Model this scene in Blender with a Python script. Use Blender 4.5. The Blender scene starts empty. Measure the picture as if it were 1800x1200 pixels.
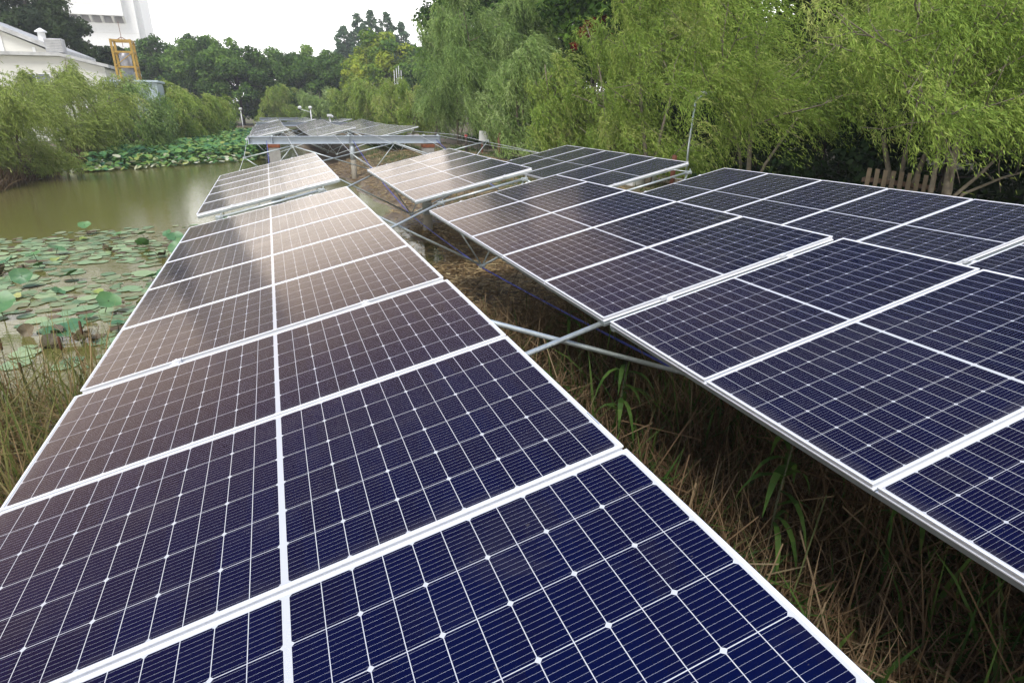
import bpy, math, random
import numpy as np
from mathutils import Vector, Matrix

# ------------------------------------------------------------------ camera, sky, sun, exposure
scene = bpy.context.scene
COL = scene.collection
cam_d = bpy.data.cameras.new("camera")
cam_d.sensor_width = 36.0
cam_d.lens = 21.327
cam_d.clip_end = 3000.0
cam = bpy.data.objects.new("camera", cam_d)
COL.objects.link(cam)
fwd = Vector((0.33033, 0.87328, -0.35813)).normalized()
cam.location = (0.0, 0.0, 3.0)
cam.rotation_euler = fwd.to_track_quat('-Z', 'Y').to_euler()
scene.camera = cam

SUN_EL, SUN_AZ = math.radians(58), math.radians(215)      # azimuth clockwise from +Y (behind the camera, a little to its left)
world = bpy.data.worlds.new("World")
scene.world = world
world.use_nodes = True
wn, wl = world.node_tree.nodes, world.node_tree.links
bg = wn["Background"]
sky = wn.new("ShaderNodeTexSky")
sky.sky_type = 'NISHITA'
sky.sun_disc = False
sky.sun_elevation = SUN_EL
sky.sun_rotation = SUN_AZ
sky.air_density = 1.2
sky.dust_density = 6.0
sky.ozone_density = 1.0
hs = wn.new("ShaderNodeHueSaturation")                     # an overcast sky has next to no colour
hs.inputs["Saturation"].default_value = 0.12
hs.inputs["Value"].default_value = 0.8
ovc = wn.new("ShaderNodeMix"); ovc.data_type = 'RGBA'
ovc.inputs[0].default_value = 0.93
wtc = wn.new("ShaderNodeTexCoord")                          # hazy cloud deck: milky low down, thinner and bluer overhead
wsp = wn.new("ShaderNodeSeparateXYZ"); wl.new(wtc.outputs["Generated"], wsp.inputs[0])
wcr = wn.new("ShaderNodeValToRGB")
wcr.color_ramp.elements[0].position = 0.13; wcr.color_ramp.elements[0].color = (1.0, 0.985, 0.96, 1)
wcr.color_ramp.elements[1].position = 0.85; wcr.color_ramp.elements[1].color = (0.078, 0.12, 0.235, 1)
for _p, _c in ((0.25, (0.50, 0.48, 0.46)), (0.36, (0.225, 0.205, 0.19)), (0.47, (0.108, 0.108, 0.135)), (0.62, (0.074, 0.106, 0.20))):
    _e = wcr.color_ramp.elements.new(_p); _e.color = (*_c, 1)
wl.new(wsp.outputs[2], wcr.inputs[0])
wmu = wn.new("ShaderNodeVectorMath"); wmu.operation = 'SCALE'; wmu.inputs["Scale"].default_value = 13.8
wl.new(wcr.outputs[0], wmu.inputs[0])
wl.new(wmu.outputs[0], ovc.inputs[7])
wl.new(sky.outputs[0], hs.inputs["Color"])
wl.new(hs.outputs[0], ovc.inputs[6])
wl.new(ovc.outputs[2], bg.inputs[0])
bg.inputs[1].default_value = 0.13

sun_d = bpy.data.lights.new("sun", 'SUN')
sun_d.energy = 1.5
sun_d.angle = math.radians(16)
sun_d.color = (1.0, 0.96, 0.9)
sun = bpy.data.objects.new("sun", sun_d)
COL.objects.link(sun)
sdir = Vector((math.sin(SUN_AZ) * math.cos(SUN_EL), math.cos(SUN_AZ) * math.cos(SUN_EL), math.sin(SUN_EL)))
sun.rotation_euler = sdir.to_track_quat('Z', 'Y').to_euler()
sun.location = (0, 0, 60)

vs = scene.view_settings
vs.view_transform = 'Standard'
vs.look = 'None'
vs.exposure = 1.3
vs.gamma = 1.0
scene.cycles.use_denoising = True
scene.cycles.max_bounces = 6
scene.cycles.diffuse_bounces = 3
scene.cycles.transparent_max_bounces = 6

random.seed(7)
RNG = np.random.default_rng(11)
PI = math.pi

# ------------------------------------------------------------------ materials
def new_mat(name):
    m = bpy.data.materials.new(name)
    m.use_nodes = True
    return m, m.node_tree.nodes, m.node_tree.links, m.node_tree.nodes["Principled BSDF"]

def plain(name, col, rough=0.6, metal=0.0, var=0.0, scale=8.0, col2=None, bump=0.0, spec=None):
    m, n, l, b = new_mat(name)
    b.inputs["Roughness"].default_value = rough
    b.inputs["Metallic"].default_value = metal
    if spec is not None: b.inputs["Specular IOR Level"].default_value = spec
    if var or col2:
        tc = n.new("ShaderNodeTexCoord")
        nz = n.new("ShaderNodeTexNoise"); nz.inputs["Scale"].default_value = scale
        nz.inputs["Detail"].default_value = 6
        nz.inputs["Roughness"].default_value = 0.65
        l.new(tc.outputs["Object"], nz.inputs["Vector"])
        mr = n.new("ShaderNodeMapRange")
        mr.inputs[1].default_value = 0.32; mr.inputs[2].default_value = 0.68
        l.new(nz.outputs[0], mr.inputs[0])
        mx = n.new("ShaderNodeMix"); mx.data_type = 'RGBA'
        c2 = col2 if col2 else tuple(max(0.0, c * (1 - var)) for c in col)
        mx.inputs[6].default_value = (*col, 1); mx.inputs[7].default_value = (*c2, 1)
        l.new(mr.outputs[0], mx.inputs[0])
        l.new(mx.outputs[2], b.inputs["Base Color"])
        if bump:
            bp = n.new("ShaderNodeBump"); bp.inputs["Strength"].default_value = bump
            l.new(nz.outputs[0], bp.inputs["Height"]); l.new(bp.outputs[0], b.inputs["Normal"])
    else:
        b.inputs["Base Color"].default_value = (*col, 1)
    return m

def leaf_mat(name, stops, transl=0.35, rough=0.55):
    """leaf colour runs over the stops by the per-leaf attribute 'tint'"""
    m, n, l, b = new_mat(name)
    at = n.new("ShaderNodeAttribute"); at.attribute_name = "tint"
    cr = n.new("ShaderNodeValToRGB")
    el = cr.color_ramp.elements
    while len(el) < len(stops): el.new(0.5)
    for i, c in enumerate(stops):
        el[i].position = i / (len(stops) - 1); el[i].color = (*c, 1)
    l.new(at.outputs["Fac"], cr.inputs[0])
    l.new(cr.outputs[0], b.inputs["Base Color"])
    b.inputs["Roughness"].default_value = rough
    b.inputs["Specular IOR Level"].default_value = 0.08
    tr = n.new("ShaderNodeBsdfTranslucent")
    l.new(cr.outputs[0], tr.inputs[0])
    ms = n.new("ShaderNodeMixShader"); ms.inputs[0].default_value = transl
    l.new(b.outputs[0], ms.inputs[1]); l.new(tr.outputs[0], ms.inputs[2])
    l.new(ms.outputs[0], n["Material Output"].inputs[0])
    return m

def cell_material():
    m, n, l, b = new_mat("cell_glass")
    uvn = n.new("ShaderNodeUVMap"); uvn.uv_map = "UVMap"
    sp = n.new("ShaderNodeSeparateXYZ"); l.new(uvn.outputs[0], sp.inputs[0])
    def S(op, a, c=None):
        q = n.new("ShaderNodeMath"); q.operation = op
        for i, x in enumerate((a, c)):
            if x is None: continue
            if isinstance(x, (int, float)): q.inputs[i].default_value = x
            else: l.new(x, q.inputs[i])
        return q.outputs[0]
    u, v = sp.outputs[0], sp.outputs[1]
    PU, PV = 0.0925, 0.1838
    c = S('SUBTRACT', S('ABSOLUTE', S('SUBTRACT', u, 1.139)), 0.010)
    vv = S('SUBTRACT', v, 0.0156)
    cu = S('MULTIPLY', S('FRACT', S('DIVIDE', c, PU)), PU)
    dc = S('MINIMUM', cu, S('SUBTRACT', PU, cu))
    cp = S('MULTIPLY', S('FRACT', S('DIVIDE', c, 2 * PU)), 2 * PU)
    dp = S('MINIMUM', cp, S('SUBTRACT', 2 * PU, cp))
    cv = S('MULTIPLY', S('FRACT', S('DIVIDE', vv, PV)), PV)
    dr = S('MINIMUM', cv, S('SUBTRACT', PV, cv))
    inr = S('MULTIPLY', S('MULTIPLY', S('GREATER_THAN', c, 0.0), S('LESS_THAN', c, 12 * PU)),
            S('MULTIPLY', S('GREATER_THAN', vv, 0.0), S('LESS_THAN', vv, 6 * PV)))
    mask = S('MULTIPLY', S('GREATER_THAN', dc, 0.0012), S('GREATER_THAN', dr, 0.0013))
    mask = S('MULTIPLY', mask, S('GREATER_THAN', S('ADD', dp, dr), 0.0105))
    mask = S('MULTIPLY', mask, inr)
    bb = S('FRACT', S('DIVIDE', cv, PV / 10))
    bus = S('LESS_THAN', S('ABSOLUTE', S('SUBTRACT', bb, 0.5)), 0.011)
    # per-cell and per-panel colour drift
    oi = n.new("ShaderNodeObjectInfo")
    cell_id = n.new("ShaderNodeCombineXYZ")
    l.new(S('FLOOR', S('DIVIDE', u, PU)), cell_id.inputs[0])
    l.new(S('FLOOR', S('DIVIDE', vv, PV)), cell_id.inputs[1])
    l.new(S('MULTIPLY', oi.outputs["Random"], 91.7), cell_id.inputs[2])
    wnz = n.new("ShaderNodeTexWhiteNoise"); wnz.noise_dimensions = '3D'
    l.new(cell_id.outputs[0], wnz.inputs["Vector"])
    mixc = n.new("ShaderNodeMix"); mixc.data_type = 'RGBA'
    mixc.inputs[6].default_value = (0.0020, 0.0046, 0.0285, 1)
    mixc.inputs[7].default_value = (0.0042, 0.0046, 0.0170, 1)
    l.new(S('ADD', S('MULTIPLY', wnz.outputs["Value"], 0.45), S('MULTIPLY', oi.outputs["Random"], 0.5)), mixc.inputs[0])
    # silver ribbons
    mixb = n.new("ShaderNodeMix"); mixb.data_type = 'RGBA'
    l.new(bus, mixb.inputs[0]); l.new(mixc.outputs[2], mixb.inputs[6])
    mixb.inputs[7].default_value = (0.50, 0.52, 0.58, 1)
    # white backsheet shows between the cells
    mixw = n.new("ShaderNodeMix"); mixw.data_type = 'RGBA'
    l.new(mask, mixw.inputs[0]); l.new(mixb.outputs[2], mixw.inputs[7])
    mixw.inputs[6].default_value = (0.50, 0.51, 0.52, 1)
    # dried rain streaks and dust on the glass
    tc = n.new("ShaderNodeTexCoord")
    ofs = n.new("ShaderNodeVectorMath"); ofs.operation = 'ADD'
    offv = n.new("ShaderNodeCombineXYZ")
    l.new(S('MULTIPLY', oi.outputs["Random"], 57.0), offv.inputs[0]); l.new(S('MULTIPLY', oi.outputs["Random"], 23.0), offv.inputs[1])
    l.new(tc.outputs["Object"], ofs.inputs[0]); l.new(offv.outputs[0], ofs.inputs[1])
    mp = n.new("ShaderNodeMapping"); mp.inputs["Scale"].default_value = (1.2, 2.6, 1)
    l.new(ofs.outputs[0], mp.inputs[0])
    nz = n.new("ShaderNodeTexNoise"); nz.inputs["Scale"].default_value = 1.7; nz.inputs["Detail"].default_value = 7
    nz.inputs["Roughness"].default_value = 0.62; nz.inputs["Distortion"].default_value = 0.6
    l.new(mp.outputs[0], nz.inputs["Vector"])
    dm = n.new("ShaderNodeMapRange"); dm.inputs[1].default_value = 0.56; dm.inputs[2].default_value = 0.82
    dm.inputs[3].default_value = 0.0; dm.inputs[4].default_value = 0.050
    l.new(nz.outputs[0], dm.inputs[0])
    sp2 = n.new("ShaderNodeTexNoise"); sp2.inputs["Scale"].default_value = 46; sp2.inputs["Detail"].default_value = 2
    l.new(ofs.outputs[0], sp2.inputs["Vector"])
    speck = S('MULTIPLY', S('GREATER_THAN', sp2.outputs[0], 0.765), 0.12)
    gr = n.new("ShaderNodeMapRange"); gr.inputs[1].default_value = 0.012; gr.inputs[2].default_value = 0.085
    gr.inputs[3].default_value = 0.13; gr.inputs[4].default_value = 0.0
    l.new(S('MINIMUM', u, S('ADD', v, 0.02)), gr.inputs[0])
    grime = S('MULTIPLY', gr.outputs[0], S('MULTIPLY', nz.outputs[0], S('GREATER_THAN', nz.outputs[0], 0.42)))
    mixd = n.new("ShaderNodeMix"); mixd.data_type = 'RGBA'
    l.new(S('ADD', S('ADD', dm.outputs[0], speck), grime), mixd.inputs[0])
    l.new(mixw.outputs[2], mixd.inputs[6]); mixd.inputs[7].default_value = (0.34, 0.31, 0.27, 1)
    l.new(mixd.outputs[2], b.inputs["Base Color"])
    rr = n.new("ShaderNodeMapRange"); rr.inputs[1].default_value = 0.3; rr.inputs[2].default_value = 0.75
    rr.inputs[3].default_value = 0.13; rr.inputs[4].default_value = 0.20
    l.new(nz.outputs[0], rr.inputs[0]); l.new(rr.outputs[0], b.inputs["Roughness"])
    b.inputs["IOR"].default_value = 1.47
    b.inputs["Thin Film Thickness"].default_value = 132      # anti-reflective coating: blue seen steeply, brown seen flat
    b.inputs["Thin Film IOR"].default_value = 1.22
    b.inputs["Specular Tint"].default_value = (1.0, 1.0, 0.99, 1)
    return m

M = {}
M['cells'] = cell_material()
M['frame'] = plain("anodised_frame", (0.82, 0.83, 0.84), 0.38, 0.15)
M['rail'] = plain("rail_aluminium", (0.46, 0.50, 0.49), 0.42, 0.6, var=0.2, scale=5)
M['galv'] = plain("galvanised_tube", (0.52, 0.57, 0.56), 0.42, 0.55, var=0.25, scale=14)
M['cable'] = plain("steel_wire", (0.62, 0.64, 0.65), 0.4, 0.6)
M['blue'] = plain("blue_sleeve", (0.035, 0.05, 0.33), 0.45)
M['beam'] = plain("painted_beam", (0.40, 0.45, 0.50), 0.5, 0.1, var=0.12, scale=3)
M['rust'] = plain("rusty_plate", (0.26, 0.085, 0.035), 0.85, 0.0, var=0.5, scale=9)
M['conc'] = plain("concrete", (0.36, 0.35, 0.32), 0.9, 0.0, var=0.3, scale=4, bump=0.2)
M['pipe'] = plain("pipe_steel", (0.42, 0.46, 0.48), 0.5, 0.3, var=0.2, scale=4)
M['stain'] = plain("stained_pipe", (0.30, 0.27, 0.21), 0.8, 0.0, var=0.3, scale=7)
M['bark'] = plain("willow_bark", (0.20, 0.17, 0.12), 0.9, 0.0, var=0.45, scale=12, bump=0.5)
M['darkbark'] = plain("dark_bark", (0.055, 0.045, 0.035), 0.95, 0.0, var=0.4, scale=6, bump=0.4)
M['white'] = plain("white_paint", (0.78, 0.78, 0.75), 0.6, 0.0, var=0.08, scale=2)
M['cream'] = plain("cream_render", (0.66, 0.65, 0.58), 0.85, 0.0, var=0.10, scale=0.6)
M['bluewall'] = plain("pale_blue_wall", (0.44, 0.52, 0.54), 0.7, 0.0, var=0.10, scale=0.8)
M['roofgrey'] = plain("grey_roof_edge", (0.55, 0.55, 0.52), 0.8, 0.0, var=0.35, scale=2.0)
M['yellow'] = plain("yellow_paint", (0.46, 0.28, 0.045), 0.55, 0.0, var=0.35, scale=3)
M['tank'] = plain("tank_steel", (0.42, 0.42, 0.44), 0.45, 0.4, var=0.4, scale=3)
M['darkgap'] = plain("dark_recess", (0.22, 0.21, 0.20), 0.9)
M['wood'] = plain("pallet_pine", (0.24, 0.185, 0.115), 0.85, 0.0, var=0.35, scale=7)
M['oldwood'] = plain('old_wood', (0.12, 0.075, 0.045), 0.9, 0.0, var=0.3, scale=6)
M['redbrown'] = plain("red_brown_stain", (0.16, 0.055, 0.03), 0.85, 0.0, var=0.3, scale=6)
M['red'] = plain("red_paint", (0.34, 0.035, 0.025), 0.6)
M['glassw'] = plain("window_glass", (0.10, 0.12, 0.13), 0.1)

M['willow'] = leaf_mat("willow_leaf", [(0.117, 0.182, 0.033), (0.207, 0.315, 0.054), (0.297, 0.392, 0.077), (0.397, 0.430, 0.138)])
M['willowpale'] = leaf_mat("willow_leaf_grey", [(0.131, 0.213, 0.061), (0.216, 0.324, 0.090), (0.309, 0.414, 0.129), (0.413, 0.506, 0.224)])
M['willowolive'] = leaf_mat("willow_leaf_olive", [(0.148, 0.197, 0.043), (0.243, 0.315, 0.069), (0.325, 0.405, 0.098), (0.421, 0.450, 0.160)])
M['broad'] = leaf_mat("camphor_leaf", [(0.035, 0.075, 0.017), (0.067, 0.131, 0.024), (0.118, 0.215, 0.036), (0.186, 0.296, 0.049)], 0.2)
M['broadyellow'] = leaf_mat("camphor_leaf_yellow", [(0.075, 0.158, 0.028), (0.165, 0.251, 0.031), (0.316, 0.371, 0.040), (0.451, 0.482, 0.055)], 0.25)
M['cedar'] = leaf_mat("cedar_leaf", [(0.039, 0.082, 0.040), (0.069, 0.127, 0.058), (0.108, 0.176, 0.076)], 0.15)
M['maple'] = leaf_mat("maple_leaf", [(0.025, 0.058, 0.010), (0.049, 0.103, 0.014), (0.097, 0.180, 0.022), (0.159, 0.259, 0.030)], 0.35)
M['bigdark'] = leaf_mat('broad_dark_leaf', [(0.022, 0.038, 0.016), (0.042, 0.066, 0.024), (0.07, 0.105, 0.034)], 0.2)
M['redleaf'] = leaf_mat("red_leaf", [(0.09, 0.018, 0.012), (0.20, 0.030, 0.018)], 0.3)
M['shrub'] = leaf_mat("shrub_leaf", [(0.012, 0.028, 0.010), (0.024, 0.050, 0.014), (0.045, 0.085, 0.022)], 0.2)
M['lotusfar'] = leaf_mat("lotus_leaf_bed", [(0.054, 0.132, 0.077), (0.085, 0.201, 0.077), (0.155, 0.288, 0.070), (0.311, 0.342, 0.093), (0.600, 0.600, 0.466)], 0.15, 0.45)
M['reed'] = leaf_mat("reed_blade", [(0.081, 0.115, 0.027), (0.155, 0.169, 0.047), (0.270, 0.216, 0.095), (0.209, 0.128, 0.057), (0.405, 0.317, 0.169)], 0.2, 0.6)
M['reedgreen'] = leaf_mat("green_reed_blade", [(0.030, 0.065, 0.016), (0.055, 0.110, 0.022), (0.10, 0.160, 0.035)], 0.3, 0.5)
M['dryreed'] = leaf_mat("dry_reed", [(0.064, 0.038, 0.021), (0.114, 0.072, 0.039), (0.170, 0.117, 0.063), (0.246, 0.184, 0.111), (0.046, 0.076, 0.019)], 0.15, 0.75)
M['straw'] = leaf_mat("straw", [(0.130, 0.081, 0.045), (0.243, 0.168, 0.087), (0.395, 0.296, 0.151), (0.546, 0.449, 0.254)], 0.1, 0.8)

def lotus_mat(name, c1, c2, rough=0.5, transl=0.15):
    m, n, l, b = new_mat(name)
    tc = n.new("ShaderNodeTexCoord")
    nz = n.new("ShaderNodeTexNoise"); nz.inputs["Scale"].default_value = 5; nz.inputs["Detail"].default_value = 5
    oi = n.new("ShaderNodeObjectInfo")
    av = n.new("ShaderNodeVectorMath"); av.operation = 'ADD'
    l.new(tc.outputs["Object"], av.inputs[0]); l.new(oi.outputs["Location"], av.inputs[1])
    l.new(av.outputs[0], nz.inputs["Vector"])
    ad = n.new("ShaderNodeMath"); ad.operation = 'MULTIPLY_ADD'
    l.new(oi.outputs["Random"], ad.inputs[0]); ad.inputs[1].default_value = 0.7
    l.new(nz.outputs[0], ad.inputs[2])
    mr = n.new("ShaderNodeMapRange"); mr.inputs[1].default_value = 0.45; mr.inputs[2].default_value = 1.15
    l.new(ad.outputs[0], mr.inputs[0])
    mx = n.new("ShaderNodeMix"); mx.data_type = 'RGBA'
    mx.inputs[6].default_value = (*c1, 1); mx.inputs[7].default_value = (*c2, 1)
    l.new(mr.outputs[0], mx.inputs[0]); l.new(mx.outputs[2], b.inputs["Base Color"])
    b.inputs["Roughness"].default_value = rough
    return m
M['padpale'] = lotus_mat("pad_pale", (0.155, 0.275, 0.115), (0.27, 0.36, 0.155), 0.42)
M['paddeep'] = lotus_mat("pad_deep", (0.045, 0.13, 0.05), (0.10, 0.21, 0.06), 0.45)
M['padyellow'] = lotus_mat("pad_yellow", (0.22, 0.29, 0.05), (0.36, 0.35, 0.12), 0.5)
M['padbrown'] = lotus_mat("pad_brown", (0.075, 0.060, 0.034), (0.17, 0.135, 0.080), 0.7)
M['smallpad'] = leaf_mat('small_pad', [(0.12, 0.21, 0.11), (0.20, 0.28, 0.14), (0.27, 0.30, 0.16), (0.17, 0.12, 0.07), (0.10, 0.07, 0.04)], 0.1, 0.5)
M['stalk'] = plain("lotus_stalk", (0.075, 0.08, 0.035), 0.7, var=0.4, scale=20)
M['cattail'] = plain("cattail_head", (0.10, 0.045, 0.02), 0.9)

def mud_material():
    m, n, l, b = new_mat("mud_bank")
    g = n.new("ShaderNodeNewGeometry")
    nz = n.new("ShaderNodeTexNoise"); nz.inputs["Scale"].default_value = 1.3; nz.inputs["Detail"].default_value = 9
    nz.inputs["Roughness"].default_value = 0.7
    l.new(g.outputs["Position"], nz.inputs["Vector"])
    cr = n.new("ShaderNodeValToRGB")
    e = cr.color_ramp.elements
    e[0].position = 0.3; e[0].color = (0.070, 0.050, 0.030, 1)
    e[1].position = 0.72; e[1].color = (0.23, 0.17, 0.105, 1)
    k = e.new(0.5); k.color = (0.14, 0.102, 0.062, 1)
    l.new(nz.outputs[0], cr.inputs[0])
    # patches of low green on the higher ground
    nz2 = n.new("ShaderNodeTexNoise"); nz2.inputs["Scale"].default_value = 0.35; nz2.inputs["Detail"].default_value = 6
    l.new(g.outputs["Position"], nz2.inputs["Vector"])
    sp = n.new("ShaderNodeSeparateXYZ"); l.new(g.outputs["Position"], sp.inputs[0])
    hm = n.new("ShaderNodeMapRange"); hm.inputs[1].default_value = 0.15; hm.inputs[2].default_value = 0.55
    l.new(sp.outputs[2], hm.inputs[0])
    gm = n.new("ShaderNodeMapRange"); gm.inputs[1].default_value = 0.44; gm.inputs[2].default_value = 0.6
    l.new(nz2.outputs[0], gm.inputs[0])
    mu = n.new("ShaderNodeMath"); mu.operation = 'MULTIPLY'
    l.new(hm.outputs[0], mu.inputs[0]); l.new(gm.outputs[0], mu.inputs[1])
    mx = n.new("ShaderNodeMix"); mx.data_type = 'RGBA'
    l.new(mu.outputs[0], mx.inputs[0]); l.new(cr.outputs[0], mx.inputs[6])
    mx.inputs[7].default_value = (0.075, 0.095, 0.028, 1)
    l.new(mx.outputs[2], b.inputs["Base Color"])
    wet = n.new("ShaderNodeMapRange"); wet.inputs[1].default_value = 0.0; wet.inputs[2].default_value = 0.16
    wet.inputs[3].default_value = 0.25; wet.inputs[4].default_value = 0.92
    l.new(sp.outputs[2], wet.inputs[0]); l.new(wet.outputs[0], b.inputs["Roughness"])
    b.inputs["Specular IOR Level"].default_value = 0.3
    bp = n.new("ShaderNodeBump"); bp.inputs["Strength"].default_value = 0.7; bp.inputs["Distance"].default_value = 0.12
    l.new(nz.outputs[0], bp.inputs["Height"]); l.new(bp.outputs[0], b.inputs["Normal"])
    return m
M['mud'] = mud_material()

def water_material():
    m, n, l, b = new_mat("pond_water")
    g = n.new("ShaderNodeNewGeometry")
    nz = n.new("ShaderNodeTexNoise"); nz.inputs["Scale"].default_value = 0.22; nz.inputs["Detail"].default_value = 5
    l.new(g.outputs["Position"], nz.inputs["Vector"])
    mx = n.new("ShaderNodeMix"); mx.data_type = 'RGBA'
    mx.inputs[6].default_value = (0.118, 0.112, 0.028, 1); mx.inputs[7].default_value = (0.145, 0.128, 0.042, 1)
    l.new(nz.outputs[0], mx.inputs[0]); l.new(mx.outputs[2], b.inputs["Base Color"])
    b.inputs["Roughness"].default_value = 0.06
    b.inputs["IOR"].default_value = 1.33
    mp = n.new("ShaderNodeMapping"); mp.inputs["Scale"].default_value = (1.0, 2.2, 1)
    l.new(g.outputs["Position"], mp.inputs[0])
    rp = n.new("ShaderNodeTexNoise"); rp.inputs["Scale"].default_value = 5.5; rp.inputs["Detail"].default_value = 3
    l.new(mp.outputs[0], rp.inputs["Vector"])
    bp = n.new("ShaderNodeBump"); bp.inputs["Strength"].default_value = 0.10; bp.inputs["Distance"].default_value = 0.06
    l.new(rp.outputs[0], bp.inputs["Height"]); l.new(bp.outputs[0], b.inputs["Normal"])
    return m
M['water'] = water_material()
M['path'] = plain("path_dirt", (0.30, 0.235, 0.165), 0.95, 0.0, var=0.3, scale=1.5)

# ------------------------------------------------------------------ mesh helpers
class MB:
    """collects boxes, tubes and prisms into one mesh"""
    def __init__(s): s.v, s.f = [], []
    def add(s, vs, fs):
        o = len(s.v); s.v += [tuple(x) for x in vs]; s.f += [tuple(i + o for i in q) for q in fs]
    def box(s, a, b, mat=None):
        x0, y0, z0 = a; x1, y1, z1 = b
        vs = [Vector(p) for p in ((x0, y0, z0), (x1, y0, z0), (x1, y1, z0), (x0, y1, z0), (x0, y0, z1), (x1, y0, z1), (x1, y1, z1), (x0, y1, z1))]
        if mat is not None: vs = [mat @ p for p in vs]
        s.add(vs, [(3, 2, 1, 0), (4, 5, 6, 7), (0, 1, 5, 4), (1, 2, 6, 5), (2, 3, 7, 6), (3, 0, 4, 7)])
    def tube(s, pts, rad, n=8, caps=True):
        pts = [Vector(p) for p in pts]
        if not hasattr(rad, '__len__'): rad = [rad] * len(pts)
        o = len(s.v); up = None
        for i, p in enumerate(pts):
            t = (pts[min(i + 1, len(pts) - 1)] - pts[max(i - 1, 0)]).normalized()
            if up is None:
                up = Vector((0, 0, 1)) if abs(t.z) < 0.9 else Vector((1, 0, 0))
            a = t.cross(up).normalized(); b2 = a.cross(t).normalized(); up = b2
            for k in range(n):
                w = 2 * PI * k / n
                s.v.append(tuple(p + (a * math.cos(w) + b2 * math.sin(w)) * rad[i]))
        for i in range(len(pts) - 1):
            for k in range(n):
                k2 = (k + 1) % n
                s.f.append((o + i * n + k, o + i * n + k2, o + (i + 1) * n + k2, o + (i + 1) * n + k))
        if caps:
            s.f.append(tuple(o + k for k in reversed(range(n))))
            s.f.append(tuple(o + (len(pts) - 1) * n + k for k in range(n)))
    def prism(s, poly, depth, mat):
        """polygon in local xy extruded along local z by depth, then placed by mat"""
        k = len(poly)
        vs = [mat @ Vector((x, y, 0)) for x, y in poly] + [mat @ Vector((x, y, depth)) for x, y in poly]
        s.add(vs, [tuple(reversed(range(k))), tuple(range(k, 2 * k))] + [(i, (i + 1) % k, (i + 1) % k + k, i + k) for i in range(k)])
    def sphere(s, c, r, n=10, m=6, sz=1.0):
        vs, fs = [(c[0], c[1], c[2] + r * sz)], []
        for i in range(1, m):
            a = PI * i / m
            for k in range(n):
                w = 2 * PI * k / n
                vs.append((c[0] + r * math.sin(a) * math.cos(w), c[1] + r * math.sin(a) * math.sin(w), c[2] + r * sz * math.cos(a)))
        vs.append((c[0], c[1], c[2] - r * sz))
        for k in range(n): fs.append((0, 1 + k, 1 + (k + 1) % n))
        for i in range(m - 2):
            for k in range(n):
                a, b2 = 1 + i * n + k, 1 + i * n + (k + 1) % n
                fs.append((a, a + n, b2 + n, b2))
        e = len(vs) - 1
        for k in range(n): fs.append((e, e - n + (k + 1) % n, e - n + k))
        s.add(vs, fs)
    def build(s, name, mat, parent=None, smooth=False, bevel=0.0):
        me = bpy.data.meshes.new(name)
        me.from_pydata(s.v, [], s.f)
        me.materials.append(mat)
        if smooth:
            me.polygons.foreach_set("use_smooth", [True] * len(me.polygons))
        me.update()
        o = bpy.data.objects.new(name, me)
        COL.objects.link(o)
        if parent is not None: o.parent = parent
        if bevel:
            bm = o.modifiers.new("edge", 'BEVEL'); bm.width = bevel; bm.segments = 2; bm.limit_method = 'ANGLE'
        return o

def tag(o, label=None, cat=None, group=None, kind=None):
    if label: o["label"] = label
    if cat: o["category"] = cat
    if group: o["group"] = group
    if kind: o["kind"] = kind
    return o

def empty(name, loc, label, cat, group=None, rz=0.0):
    o = bpy.data.objects.new(name, None)
    o.empty_display_size = 0.2
    COL.objects.link(o)
    o.location = loc; o.rotation_euler = (0, 0, rz)
    return tag(o, label, cat, group)

def quads_mesh(name, P, tint, mat, parent=None):
    """P (n,k,3): n separate k-sided faces, tint (n): per-face colour position"""
    n, k = P.shape[0], P.shape[1]
    me = bpy.data.meshes.new(name)
    me.vertices.add(n * k)
    me.vertices.foreach_set("co", P.reshape(-1).astype(np.float32))
    me.loops.add(n * k)
    me.loops.foreach_set("vertex_index", np.arange(n * k, dtype=np.int32))
    me.polygons.add(n)
    me.polygons.foreach_set("loop_start", np.arange(0, n * k, k, dtype=np.int32))
    me.update(calc_edges=True)
    a = me.attributes.new("tint", 'FLOAT', 'FACE')
    a.data.foreach_set("value", np.clip(tint, 0, 1).astype(np.float32))
    me.materials.append(mat)
    o = bpy.data.objects.new(name, me)
    COL.objects.link(o)
    if parent is not None: o.parent = parent
    return o

def unit(a): return a / (np.linalg.norm(a, axis=-1, keepdims=True) + 1e-9)

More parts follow.
